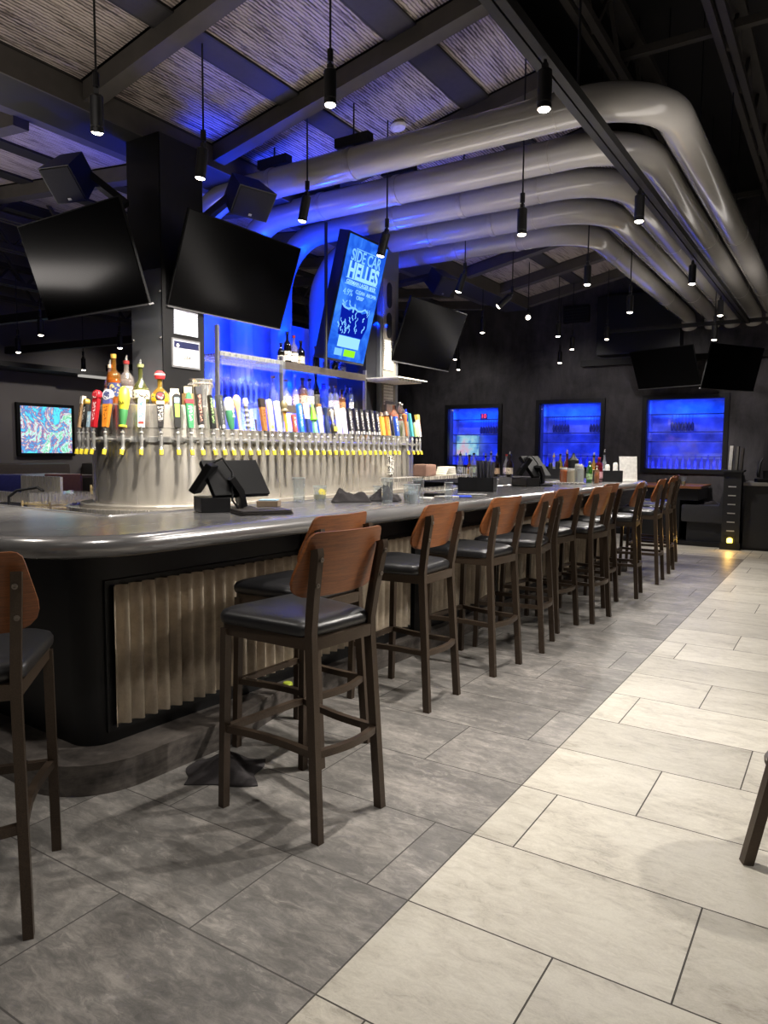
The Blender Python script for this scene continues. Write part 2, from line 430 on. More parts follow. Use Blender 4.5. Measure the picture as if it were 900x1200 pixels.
# reflections in the window glass, imitated by glowing panels behind the pane
ds = MB().bb((-6.44, 12.70, 1.28), (-5.98, 12.72, 1.66)).build('screen_reflection', None, None, 0)
g = N('reflected picture'); nz = g.noise(g.coord(), 4, 3); cl = g.ramp(nz.outputs[0], [(.35, lin('#3f7fd8')), (.65, lin('#e9b9d0')), (.5, lin('#a8e0f0'))])
e = g.add('ShaderNodeEmission', inp={0: cl, 1: .8}); g.l.new(e.outputs[0], g.out.inputs[0]); ds.data.materials.append(g.m)
tag(ds, 'small pale glowing panel imitating a screen reflection in the blue window nearest the tap tower', 'screen')
sg = empty('red_sign_reflection', (-5.86, 12.66, 2.02), (0, 0, 0), 'small red glowing panel imitating a sign reflection in the blue window nearest the tap tower', 'sign')
MB().bb((-.065, 0, -.05), (.065, .02, .05)).build('reflection_plate', plain('#7a1020', .5), sg, 0)
text_obj('10', .11, emit('#ff3a50', 2.2, 'red letters'), sg, Matrix.Translation((0, -.003, 0)) @ Matrix.Rotation(pi / 2, 4, 'X'))
# upper dark ledges on the end wall
struct(MB().bb((-3.6, 12.1, 2.95), (-2.3, 12.4, 3.9), .01).build('trim_1', M['black'], None, 0), 'black recessed panel high on the end wall')
struct(MB().bb((-3.9, 12.25, 2.8), (3.2, 12.4, 2.9)).build('trim_2', M['beamdk'], None, 0))
struct(MB().bb((-11, 12.3, 0), (3.2, 12.4, .1)).build('baseboard_back', M['black'], None, 0))
# overhead steel joists
def joist(x, y0, y1, z, h=.45, name='truss_beam'):
    m = MB()
    m.bar((x - .04, y0, z), (x - .04, y1, z), .05, .06); m.bar((x + .04, y0, z), (x + .04, y1, z), .05, .06)
    m.bar((x, y0, z + h), (x, y1, z + h), .14, .06)
    y = y0; s = 0
    while y < y1 - .3:
        m.bar((x, y, z + (h if s else 0)), (x, y + .38, z + (0 if s else h)), .03, .03); y += .38; s = 1 - s
    return struct(m.build(name, M['joist'], None, 0), 'dark open web steel joist overhead')
M['joist'] = plain('#37332f', .7, .1, name='dusty dark steel')
for x in (-1.72, -.92, .0, 1.2): joist(x, -2.9, 12.3, 4.4)
for x in (-6.9, -7.9, -8.9, -9.9): joist(x, -2.9, 12.3, 3.55 if x > -8 else 3.4)
for yy in (2.0, 6.2, 10.2): struct(MB().bar((-1.9, yy, 4.55), (3.2, yy, 4.55), .06, .06).build('cross_beam', M['joist'], None, 0), 'dark horizontal bracing bar under the ceiling')
struct(MB().bar((-3.2, 11.1, 3.16), (.2, 11.1, 3.16), .05, .05).build('cross_beam', M['beamdk'], None, 0), 'thin dark bar crossing below the duct ends')
for i, yy in enumerate((5.0, 6.4, 8.2)): struct(MB().bar((-11, yy, 2.95 - .1 * i), (-6.5, yy + .4, 2.95 - .1 * i), .08, .1).build('cross_beam', M['beamdk'], None, 0), 'dark beam over the booth side of the room')
struct(MB().bb((-11, -3, 2.55), (-10.4, 12.4, 2.62)).build('trim_3', M['beamdk'], None, 0), 'dark ledge along the top of the booth wall')
st = MB().bb((-10.55, 7.3, 2.51), (-10.45, 8.3, 2.545)).build('linear_ceiling_light', emit('#d8d4cc', .5, 'dim linear lamp'), None, 0)
tag(st, 'thin pale linear light under the dark ledge of the booth wall', 'light')

# ------------------------------------------------------------------ bar counter (local frame: outer edge at x = 0, y away from the camera)
BR = radians(-3.15)
bar = empty('bar_counter', (-2.2, 2.0, 0), BR, 'long black bar counter with zinc top, rounded corners and corrugated metal panels', 'bar')
def Bw(x, y, z=0):  # bar frame to world
    return Vector((-2.2 + x * cos(BR) - y * sin(BR), 2.0 + x * sin(BR) + y * cos(BR), z))
def edge_path(off, r, y0=-.6, y1=6.7, x0=-7.0, seg=10):
    """open path running round the outside of the bar, moved inwards by off"""
    P = [(x0, y0 + off)]
    r1 = max(r - off, .02)
    for k in range(seg + 1):
        a = -pi / 2 + k / seg * pi / 2
        P.append((-off - r1 + r1 * cos(a), y0 + off + r1 + r1 * sin(a)))
    n = 12
    for k in range(1, n): P.append((-off, y0 + off + r1 + (y1 - y0 - 2 * off - 2 * r1) * k / n))
    for k in range(seg + 1):
        a = k / seg * pi / 2
        P.append((-off - r1 + r1 * cos(a), y1 - off - r1 + r1 * sin(a)))
    P.append((x0, y1 - off)); return P
prof = [(.70, .968), (.04, .966)]
for k in range(9):
    a = -pi / 2 + pi * k / 8
    prof.append((.04 - .042 * cos(a), 1.007 + .042 * sin(a)))
prof += [(.06, 1.05), (.70, 1.05), (.705, 1.056), (.72, 1.056), (.72, .968)]
paths = [edge_path(o, .45, seg=12) for o, z in prof]
# keep all rings the same length and the inner edge square
mt = MB(); rings = []
for (o, z), P in zip(prof, paths): rings.append([mt.bm.verts.new((x, y, z)) for x, y in P])
for a, b in zip(rings, rings[1:] + rings[:1]):
    for k in range(len(a) - 1): mt.bm.faces.new((a[k], a[k + 1], b[k + 1], b[k]))
mt.build('countertop', M['zinc'], bar, 40)
def ring_wall(o0, o1, z0, z1, r0, name, mat, parent, smooth=35):
    m = MB(); A = edge_path(o0, r0); B = edge_path(o1, r0); v = []
    for P, z in ((A, z0), (A, z1), (B, z1), (B, z0)): v.append([m.bm.verts.new((x, y, z)) for x, y in P])
    for a, b in zip(v, v[1:] + v[:1]):
        for k in range(len(a) - 1): m.bm.faces.new((a[k], a[k + 1], b[k + 1], b[k]))
    return m.build(name, mat, parent, smooth)
ring_wall(.36, .46, .0, .97, .48, 'bar_front', M['black'], bar)
ring_wall(.335, .37, .83, .966, .48, 'apron', M['black'], bar)
kb = ring_wall(.165, .36, 0, .125, .48, 'footrest_kerb', M['kerb'], bar)
for v in kb.data.vertices:
    if v.co.x > -.3 and .55 < v.co.y < 6.4: v.co.x = -.295
kb['label'] = 'stone tiled footrest kerb'
py = [(-.13, 1.0), (1.12, 2.11), (2.24, 3.24), (3.37, 4.37), (4.5, 5.5), (5.63, 6.2)]
for a, b in py:
    m = MB(); n = int((b - a) / .067 * 8); v0 = []; v1 = []
    for k in range(n + 1):
        y = a + (b - a) * k / n; x = -.340 + .019 * cos(2 * pi * (y - a) / .067)
        v0.append(m.bm.verts.new((x, y, .20))); v1.append(m.bm.verts.new((x, y, .80)))
    for k in range(n): m.bm.faces.new((v0[k], v0[k + 1], v1[k + 1], v1[k]))
    m.build('corrugated_panel', M['corr'], bar, 60)
    f = MB()
    for lo, hi in (((-.358, a - .025, .178), (-.346, b + .025, .2)), ((-.358, a - .025, .8), (-.346, b + .025, .822)), ((-.358, a - .025, .2), (-.346, a, .8)), ((-.358, b, .2), (-.346, b + .025, .8))): f.bb(lo, hi)
    f.build('panel_frame', M['black'], bar, 0)
for y in (1.06, 2.175, 3.305, 4.435, 5.565):
    m = MB(); m.prism([(-.36, .75), (-.33, .75), (-.16, .92), (-.16, .966), (-.36, .966)], -.02, .02, Matrix.Translation((0, y, 0)) @ XZ)
    m.bb((-.36, y - .04, .13), (-.32, y + .04, .966)); m.build('bracket_post', M['blackm'], bar, 0)
m = MB()
for y in (-.2, 6.0): pass

# ------------------------------------------------------------------ bar stools (local frame: front towards +y, rear legs on y = 0)
def make_stool():
    t = empty('bar_stool', (0, 0, 0))
    for s in (-1, 1):
        x0, x1 = .171 * s, .157 * s
        m = MB(); m.sweep([(x0, 0, 0), (x1, .043, .66), (x1, .045, .74), (x1 * 1.04, .028, .86), (x1 * 1.1, -.002, 1.02), (x1 * 1.1, .002, 1.035)], .028, .036)
        l = m.build('leg', M['tube'], t, 30)
        for z, y in ((1.0, -.019), (.91, .0)):
            MB().lathe([(.008, 0), (.008, .004), (.004, .0045), (.003, .002), (0, .002)], 10, (0, 0, 0), Matrix.Translation((x1 * 1.08, y, z)) @ Matrix.Rotation(pi / 2 + .16, 4, 'X')).build('bolt', M['boltm'], l)
    for s in (-1, 1):
        MB().sweep([(.212 * s, .462, 0), (.205 * s, .445, .70)], .030, .030).build('leg', M['tube'], t, 30)
    def outline(f, b, y0, y1, rr, bow, n=6):
        P = []
        for cx, cy, a0 in ((f - rr, y1 - rr, 0), (-f + rr, y1 - rr, 90), (-b + rr, y0 + rr, 180), (b - rr, y0 + rr, 270)):
            for k in range(n + 1):
                a = radians(a0 + 90 * k / n); P.append((cx + rr * cos(a), cy + rr * sin(a)))
        return [(x, y + (bow * (1 - (x / f) ** 2) if y > (y0 + y1) / 2 else -.6 * bow * (1 - (x / b) ** 2))) for x, y in P]
    O = outline(.212, .17, .03, .47, .03, .02); I = outline(.19, .15, .055, .445, .03, .02)
    m = MB(); v = []
    for P, z in ((O, .675), (O, .718), (I, .718), (I, .675)): v.append([m.bm.verts.new((x, y, z)) for x, y in P])
    for a, b in zip(v, v[1:] + v[:1]):
        for k in range(len(a)): m.bm.faces.new((a[k], a[(k + 1) % len(a)], b[(k + 1) % len(b)], b[k]))
    m.build('seat_frame', M['tube'], t)
    m = MB(); rg = []
    base = outline(.225, .182, .045, .49, .06, .02, 8)
    cy = .265
    for sc, z in ((.94, .718), (.985, .722), (1.0, .735), (1.0, .748), (.97, .762), (.88, .772), (.7, .779), (.4, .783)):
        rg.append([m.bm.verts.new((x * sc, cy + (y - cy) * sc, z)) for x, y in base])
    for a, b in zip(rg, rg[1:]):
        for k in range(len(a)): m.bm.faces.new((a[k], a[(k + 1) % len(a)], b[(k + 1) % len(b)], b[k]))
    m.bm.faces.new(rg[-1]); m.bm.faces.new(rg[0][::-1])
    m.build('seat', M['vinyl'], t, 60)
    # four footrest rails
    def rail(p, q, bow, nm):
        p, q = Vector(p), Vector(q); d = q - p; nn = Vector((d.y, -d.x, 0)).normalized()
        P = [p + d * (k / 8) + nn * bow * sin(pi * k / 8) for k in range(9)]
        m = MB(); rgs = []
        for i, c in enumerate(P):
            dd = (P[min(i + 1, 8)] - P[max(i - 1, 0)]).normalized(); xx = Vector((dd.y, -dd.x, 0))
            rgs.append([m.bm.verts.new(c + xx * a * .012 + Vector((0, 0, b * .013))) for a, b in ((-1, -1), (1, -1), (1, 1), (-1, 1))])
        for a, b in zip(rgs, rgs[1:]):
            for k in range(4): m.bm.faces.new((a[k], a[(k + 1) % 4], b[(k + 1) % 4], b[k]))
        m.build(nm, M['tube'], t, 30)
    rail((-.165, .022, .31), (.165, .022, .31), .03, 'footrest_rail'); rail((.205, .45, .31), (-.205, .45, .31), .0, 'footrest_rail')
    rail((.165, .03, .31), (.205, .45, .31), -.02, 'footrest_rail'); rail((-.205, .45, .31), (-.165, .03, .31), -.02, 'footrest_rail')
    # curved plywood backrest
    m = MB(); nu, nv = 16, 12; F = []; Bk = []
    def halfw(tv):     # outline half width over height 0..1
        w = .218 - .034 * max(0, tv - .35) / .65
        if tv < .25: w -= .075 * (1 - sqrt(max(0, 1 - (1 - tv / .25) ** 2)))
        if tv > .90: w -= .025 * (1 - sqrt(max(0, 1 - ((tv - .90) / .10) ** 2)))
        return w
    for j in range(nv + 1):
        tv = (1 - cos(pi * j / nv)) / 2; z = .855 + .235 * tv; hw = halfw(tv); rf = []; rb = []
        for i in range(nu + 1):
            x = hw * (2 * i / nu - 1); y = .058 - .072 * tv + .85 * x * x
            rf.append(m.bm.verts.new((x, y + .006, z))); rb.append(m.bm.verts.new((x, y - .006, z)))
        F.append(rf); Bk.append(rb)
    for j in range(nv):
        for i in range(nu):
            m.bm.faces.new((F[j][i], F[j][i + 1], F[j + 1][i + 1], F[j + 1][i])); m.bm.faces.new((Bk[j][i], Bk[j + 1][i], Bk[j + 1][i + 1], Bk[j][i + 1]))
        m.bm.faces.new((F[j][0], F[j + 1][0], Bk[j + 1][0], Bk[j][0])); m.bm.faces.new((F[j][nu], Bk[j][nu], Bk[j + 1][nu], F[j + 1][nu]))
    for i in range(nu):
        m.bm.faces.new((F[0][i], Bk[0][i], Bk[0][i + 1], F[0][i + 1])); m.bm.faces.new((F[nv][i], F[nv][i + 1], Bk[nv][i + 1], Bk[nv][i]))
    m.build('backrest', M['wood'], t, 50)
    return t
STOOLS = [  # two rear feet (right rear as seen by the sitter last) and which one it is
    ((-1.87, 1.09), None, radians(53), 'bar stool at the rounded bar corner, cut off by the left edge of the photo'),
    ((-1.491, 1.919), (-1.452, 2.259), None, 'nearest complete bar stool, in front of the first corrugated panel'),
    ((-1.85, 2.40), (-1.84, 2.74), None, 'bar stool half hidden directly behind the nearest complete stool'),
    ((-1.79, 3.239), (-1.79, 3.578), None, 'bar stool just beyond the nearest overlapping pair, with clear space before it'),
    ((-1.751, 3.99), (-1.723, 4.328), None, 'fourth bar stool along the straight bar front'),
    ((-1.688, 4.66), (-1.735, 4.99), None, 'fifth bar stool along the bar front, turned slightly away'),
    ((-1.784, 5.24), (-1.745, 5.56), None, 'sixth bar stool along the bar front, across from the menu caddy'),
    ((-1.65, 5.69), (-1.615, 6.02), None, 'seventh bar stool along the bar front, standing further out from the counter'),
    ((-1.745, 6.33), (-1.725, 6.67), None, 'eighth bar stool along the bar front, mostly hidden behind the seventh'),
    ((-1.60, 6.90), (-1.64, 7.24), None, 'ninth bar stool along the bar front, before the far counter corner'),
    ((-1.60, 7.77), (-1.615, 8.11), None, 'bar stool standing at the far rounded corner of the counter'),
    ((-1.64, 8.55), (-1.66, 8.89), None, 'second last bar stool of the row, just past the counter end'),
    ((-1.74, 9.2), (-1.75, 9.54), None, 'last and farthest bar stool of the row, near the booth table'),
]
proto = make_stool()
for i, (a, b, rz, lab) in enumerate(STOOLS):
    o = proto if i == 0 else copy_tree(proto)
    if b is None:
        loc = Vector((a[0], a[1], 0)) ; r = rz
        loc -= Vector((cos(r) * .171, sin(r) * .171, 0))
    else:
        va, vb = Vector((a[0], a[1], 0)), Vector((b[0], b[1], 0)); loc = (va + vb) / 2; d = vb - va
        r = atan2(d.y, d.x)   # local +x runs from first to second rear foot, front is to its left
    o.location = loc; o.rotation_euler = (0, 0, r)
    tag(o, lab, 'bar stool', 'wooden backed bar stools around the counter')
# the stool cut off by the right edge
t = empty('high_stool', (.02, 2.74, 0), .5, 'dark splayed stool leg at the right edge of the photo on cream tiles', 'stool')
for k, (a, nm) in enumerate(((radians(208 - 28.6), 0), (radians(-60), 0), (radians(60), 0), (radians(120), 0))):
    ang = [pi * 1.0, pi * 1.5, 0, pi * .5][k]
    p0 = Vector((cos(ang) * .27, sin(ang) * .27, 0)); p1 = Vector((cos(ang) * .12, sin(ang) * .12, .70))
    MB().bar(p0, p1, .034, .034).build('leg', M['tube'], t, 30)
MB().lathe([(0, .69), (.19, .69), (.20, .71), (.20, .74), (.18, .77), (0, .78)], 28).build('seat', M['vinyl'], t, 50)
m = MB(); m.tube([(cos(a_ * pi / 12) * .2, sin(a_ * pi / 12) * .2, .33) for a_ in range(25)], .011, 8); m.build('footrest_ring', M['tube'], t)
# ------------------------------------------------------------------ canopy over the bar (two wings rising from a central spine)
can = empty('ceiling_canopy', (0, 0, 0), 0, 'overhead canopy of wavy slatted panels in a dark steel grid', None, None, 'structure')
Z0, MS, ML = 3.55, .2, .09
def wz(x): return Z0 + (MS * (x + 4.0) if x > -4.17 else ML * (-4.4 - x))
YB = [-2.2, -1.15, -.1, .9, 1.9, 2.90, 3.96, 5.0, 6.03, 7.06, 8.08, 9.1, 10.1]
MB().bb((-4.36, -2.2, 3.40), (-4.0, 10.1, 3.62)).build('spine_beam', M['beamdk'], can, 0)
for s in (1, -1):
    X = (lambda d: -4.1 + d) if s > 0 else (lambda d: -4.36 - d)
    cols = [(.10, .76), (.90, 1.61), (1.79, 2.2)] if s > 0 else [(.40, 1.08), (1.24, 1.86), (2.02, 2.7)]
    dend = cols[-1][1]
    ang = atan2(MS, 1) if s > 0 else -atan2(ML, 1)
    def slab(d0, d1, y0, y1, dz, th, name, mat, bev=0):
        dc = (d0 + d1) / 2; x = X(dc)
        o = MB().box((0, 0, 0), ((d1 - d0) / cos(ang), y1 - y0, th)).build(name, mat, can, 0)
        o.location = (x, (y0 + y1) / 2, wz(x) + dz); o.rotation_euler = (0, -ang, 0); return o
    if s > 0: MB().bb((-4.0, YB[0], 3.40), (-3.985, YB[-1], 3.56)).build('spine_flange', M['beam'], can, 0)
    else: slab(.0, .38, YB[0], YB[-1], -.03, .03, 'spine_flange', M['beam'])
    for (a, b), (c, d) in zip(cols, cols[1:]): slab(b, c, YB[0], YB[-1], .01, .03, 'strip_board', M['beamdk'] if s < 0 else plain('#302e30', .6, .1, name='dark strip board'))
    for y in YB:
        slab(.1 if s > 0 else .36, dend + .06, y - .055, y + .055, -.05, .11, 'cross_rib', M['beam'])
    slab(dend, dend + .07, YB[0], YB[-1], -.02, .12, 'edge_beam', M['beamdk'])
    for a, b in zip(YB, YB[1:]):
        for c0, c1 in cols:
            slab(c0 + .012, c1 - .012, a + .065, b - .065, .02, .012, 'slat_panel', M['canopy'])
            slab(c0, c0 + .014, a + .05, b - .05, .01, .03, 'panel_trim', M['beamdk']); slab(c1 - .014, c1, a + .05, b - .05, .01, .03, 'panel_trim', M['beamdk'])
sm = tag(MB().lathe([(0, 0), (.055, 0), (.06, -.012), (.05, -.03), (0, -.034)], 20).build('smoke_detector', M['white'], None), 'white round smoke detector on the canopy between the first two ducts', 'smoke detector')
sm.location = (-2.93, 4.74, wz(-2.93)); sm.rotation_euler = (0, -atan2(MS, 1), 0)

# ------------------------------------------------------------------ steel columns of the canopy
M['colface'] = mat_steel('#8b8f94', .34, .12, (3, 3, .3))
M['dkup'] = plain('#09090b', .4, .2, name='black upper cladding')
c1 = struct(MB().bb((-4.16, 3.30, 0), (-3.85, 3.65, 3.4), .004).build('column', M['colface'], None, 0), 'near steel column rising out of the tap tower')
MB().bb((-3.849, 3.295, 1.66), (-3.842, 3.66, 3.4)).build('column_panel', M['black'], c1, 0)
MB().bb((-4.165, 3.29, 2.55), (-3.848, 3.30, 3.4)).build('column_panel', M['dkup'], c1, 0)
for z in (1.8, 2.1, 2.4):
    for x in (-4.14, -3.87): MB().lathe([(.008, 0), (.006, .006), (0, .007)], 8, (0, 0, 0), Matrix.Translation((x, 3.30, z)) @ Matrix.Rotation(pi / 2, 4, 'X')).build('bolt', M['chrome'], c1)
c2 = struct(MB().bb((-4.12, 5.80, 0), (-3.76, 6.12, 3.4), .004).build('column', M['colface'], None, 0), 'far steel column rising out of the tap tower')
MB().bb((-4.13, 5.62, 1.5), (-3.80, 5.8, 3.2)).build('column_panel', plain('#15161c', .4, name='dark blue-black panel'), c2, 0)
pn = MB().bb((-3.76, 5.83, 1.62), (-3.748, 6.06, 2.98), .004).build('column_panel', plain('#8b857b', .5, .1, .1, name='pale painted panel'), c2, 0)
m = MB()
for z in (2.83, 2.55):
    P = []
    for k in range(16): a = 2 * pi * k / 16; P.append((.045 * cos(a), .06 * sin(a) + (.06 if sin(a) > 0 else -.06)))
    m.prism([(y, zz) for y, zz in P], -.001, .004, Matrix.Translation((-3.746, 5.93, z)) @ Matrix(((0, 0, 1, 0), (1, 0, 0, 0), (0, 1, 0, 0), (0, 0, 0, 1))))
m.build('slot', M['blackm'], c2, 0)

def sheet(y0, y1, z0, z1, x, name, label, cat, bg='#b9bccb', ink='#3a3f66', pitch=.016, frame=None, band=None, extra=None):
    o = empty(name, (x, (y0 + y1) / 2, (z0 + z1) / 2), 0, label, cat)
    hy, hz = (y1 - y0) / 2, (z1 - z0) / 2
    if frame: MB().bb((-.004, -hy - .012, -hz - .012), (.004, hy + .012, hz + .012)).build('frame', frame, o, 0)
    MB().bb((0, -hy, -hz), (.006, hy, hz)).build('page', mat_lines(bg, ink, pitch), o, 0)
    if band: MB().bb((.001, -hy + .004, hz * .42), (.008, hy - .004, hz * .92)).build('header_band', plain(band, .4), o, 0)
    return o
RYZ = Matrix(((0, 0, 1, 0), (1, 0, 0, 0), (0, 1, 0, 0), (0, 0, 0, 1)))   # text facing +x, reading along +y
sheet(3.385, 3.595, 2.135, 2.33, -3.840, 'notice_sheet', 'pale printed notice on the near column below the television', 'notice')
o = sheet(3.375, 3.60, 1.925, 2.095, -3.838, 'licence_certificate', 'silver framed certificate marked 2004 on the near column', 'certificate', '#c3c4cf', '#7a7c94', .02, M['greybar'], '#1c2040')
MB().bb((.004, -.04, -.042), (.009, .04, -.008)).build('year_plate', M['white'], o, 0)
text_obj('2004', .032, M['black'], o, Matrix.Translation((.010, 0, -.026)) @ RYZ)
m = MB().lathe([(0, 0), (.012, 0), (.012, .002), (0, .002)], 16, (0, 0, 0), Matrix.Translation((.008, -.078, .05)) @ Matrix.Rotation(pi / 2, 4, 'Y')).build('seal', M['white'], o)
sheet(5.84, 6.0, 2.13, 2.41, -3.745, 'price_list', 'upper white printed list on the far column', 'notice', '#e9e7e2', '#55524c', .022)
sheet(5.84, 6.0, 1.80, 1.985, -3.745, 'price_list', 'lower white printed list on the far column', 'notice', '#e9e7e2', '#55524c', .03)
pf = empty('framed_card', (-3.742, 5.95, 1.757), 0, 'small grey framed card on the far column behind the orange tap handles', 'frame')
MB().bb((-.004, -.09, -.1), (.006, .09, .08)).build('frame', M['greybar'], pf, 0); MB().bb((.004, -.07, -.09), (.008, .07, .05)).build('card', M['white'], pf, 0)

# ------------------------------------------------------------------ glossy ducts
PZ, PR = 3.35, .105
DUCT = [(-.97, 4.27, 'first duct, nearest the viewer, with the widest sweep'), (-1.22, 4.87, 'second duct from the viewer'), (-1.50, 5.41, 'middle one of the five ducts'),
        (-1.76, 6.00, 'fourth duct from the viewer'), (-2.07, 6.55, 'farthest and shortest duct')]
M['strap'] = plain('#a9a59f', .35, .4, name='strap metal')
for i, (px, pyy, lab) in enumerate(DUCT):
    d = empty('overhead_duct', (0, 0, 0), 0, 'glossy grey round overhead duct, ' + lab, 'duct', 'round ducts running from the tap tower to the end wall')
    R = .45; xe = -4.64; Re = .52
    P = [(xe, pyy, 1.52)]
    for k in range(0, 11):
        a = pi - k / 10 * pi / 2
        P.append((xe + Re + Re * cos(a), pyy, PZ - Re + Re * sin(a)))
    xb = px - R; n = 8
    for k in range(1, n): P.append((xe + Re + (xb - xe - Re) * k / n, pyy, PZ))
    for k in range(0, 13):
        a = -pi / 2 + k / 12 * pi / 2
        P.append((xb + R * cos(a), pyy + R + R * sin(a), PZ))
    n = 10
    for k in range(1, n + 1): P.append((px, pyy + R + (11.3 - pyy - R) * k / n, PZ))
    for k in range(1, 5):
        a = k / 6 * pi / 2; P.append((px, 11.3 + .3 * sin(a), PZ - .3 * (1 - cos(a))))
    MB().tube(P, PR, 28).build('pipe', M['pipe'], d, 50)
    q = P[-1]
    def ring(c, ax, r, w, nm, mt):
        Mx = Matrix.Translation(c) @ (Matrix.Rotation(pi / 2, 4, 'Y') if ax == 'x' else Matrix.Rotation(pi / 2, 4, 'X'))
        MB().lathe([(PR - .004, -w), (r, -w), (r, w), (PR - .004, w)], 28, (0, 0, 0), Mx).build(nm, mt, d, 40)
    ring((xb - .12, pyy, PZ), 'x', PR + .0025, .004, 'coupling_seam', M['strap'])
    for yy in (7.4, 9.9): ring((px, yy, PZ), 'y', PR + .0025, .004, 'coupling_seam', M['strap'])
    for xs_ in ((-3.72, -3.0) if i < 2 else (-3.35, -2.72)):
        s_ = MB().lathe([(PR, -.02), (PR + .004, -.02), (PR + .004, .02), (PR, .02)], 28, (0, 0, 0), Matrix.Translation((xs_, pyy, PZ)) @ Matrix.Rotation(pi / 2, 4, 'Y')).build('strap', M['strap'], d, 40)
        MB().bb((xs_ - .14, pyy - .035, PZ + PR + .012), (xs_ + .14, pyy + .035, PZ + PR + .075)).build('strut', M['black'], s_, 0)
        MB().tube([(xs_, pyy, PZ + PR + .07), (xs_, pyy, wz(xs_))], .006, 8).build('hanger_rod', M['blackm'], s_)
    for yy in (6.9, 9.3): MB().tube([(px, yy, PZ + PR), (px, yy, 5.2)], .006, 8).build('hanger_rod', M['blackm'], d)

# ------------------------------------------------------------------ lights: track and pendants
def spot(name, loc, power, ang=80, col=(1, .94, .87), target=None, parent=None, blend=.8, rad=.035):
    l = bpy.data.lights.new(name, 'SPOT'); l.energy = power; l.spot_size = radians(ang); l.spot_blend = blend; l.color = col; l.shadow_soft_size = rad
    o = bpy.data.objects.new(name, l); COL.objects.link(o); o.location = loc
    if target is not None: o.rotation_euler = (Vector(target) - Vector(loc)).to_track_quat('-Z', 'Y').to_euler()
    return o
tr = empty('light_track', (-1.24, 0, 3.11), 0, 'long black lighting track running under the ducts beside the canopy', 'light track')
MB().bb((-.045, -2.8, -.02), (-.005, 10.9, .025)).build('rail', M['blackm'], tr, 0)
MB().bb((.005, -2.8, -.02), (.045, 10.9, .03)).build('support_channel', M['beamdk'], tr, 0)
for y in (.6, 3.66): MB().tube([(.02, y, .03), (.02, y, 2.09)], .007, 8).build('hanger_rod', M['blackm'], tr)
def make_pend():
    t = empty('pendant_spotlight', (0, 0, 0))
    b = MB().lathe([(0, .10), (.022, .10), (.032, .092), (.032, -.040), (.0305, -.042), (.0305, -.046), (.032, -.048), (.032, -.068), (.027, -.068), (.025, -.062)], 24)
    b.build('body', M['black'], t, 35)
    MB().lathe([(.027, -.066), (.0275, -.069), (.022, -.075), (.012, -.079), (0, -.080)], 20).build('lens', M['lamp'], t)
    MB().bb((-.012, -.012, .10), (.012, .012, .125)).build('swivel', M['black'], t, 0)
    return t
pproto = make_pend()
PARTS = [(c.name.split('.')[0], c.data) for c in pproto.children]
for c in list(pproto.children): bpy.data.objects.remove(c)
bpy.data.objects.remove(pproto)
def pend(i, x, y, z, ztop, lab, tilt=0, az=0, power=0, tgt=None):
    o = empty('pendant_spotlight', (x, y, z), (0, tilt, az), lab, 'spotlight', 'black cylinder spotlights over the bar and floor')
    for nm, me in PARTS:
        c = bpy.data.objects.new(nm, me); COL.objects.link(c); c.parent = o
    a = Matrix.Rotation(az, 3, 'Z') @ Matrix.Rotation(tilt, 3, 'Y')
    Mi = (Matrix.Translation((x, y, z)) @ Matrix.Rotation(az, 4, 'Z') @ Matrix.Rotation(tilt, 4, 'Y')).inverted()
    top = Vector((x, y, z)) + a @ Vector((0, 0, .12))
    m = MB(); m.tube([Mi @ top, Mi @ Vector((top.x, top.y, top.z + .02))], .008, 8)
    m.tube([Mi @ Vector((top.x, top.y, top.z + .015)), Mi @ Vector((top.x, top.y, min(top.z + .075, ztop)))], .016, 10)
    m.build('adaptor', M['black'], o)
    if ztop > top.z + .08: MB().tube([Mi @ Vector((top.x, top.y, top.z + .07)), Mi @ Vector((top.x, top.y, ztop))], .0055, 8).build('rod', M['black'], o)
    if power > 0:
        ax = a @ Vector((0, 0, -1)); p = Vector((x, y, z)) + ax * .084
        spot('spot_lamp', p, power, 95, target=p + ax if tgt is None else tgt)
    return o
PB = 70
FAR = 4.4
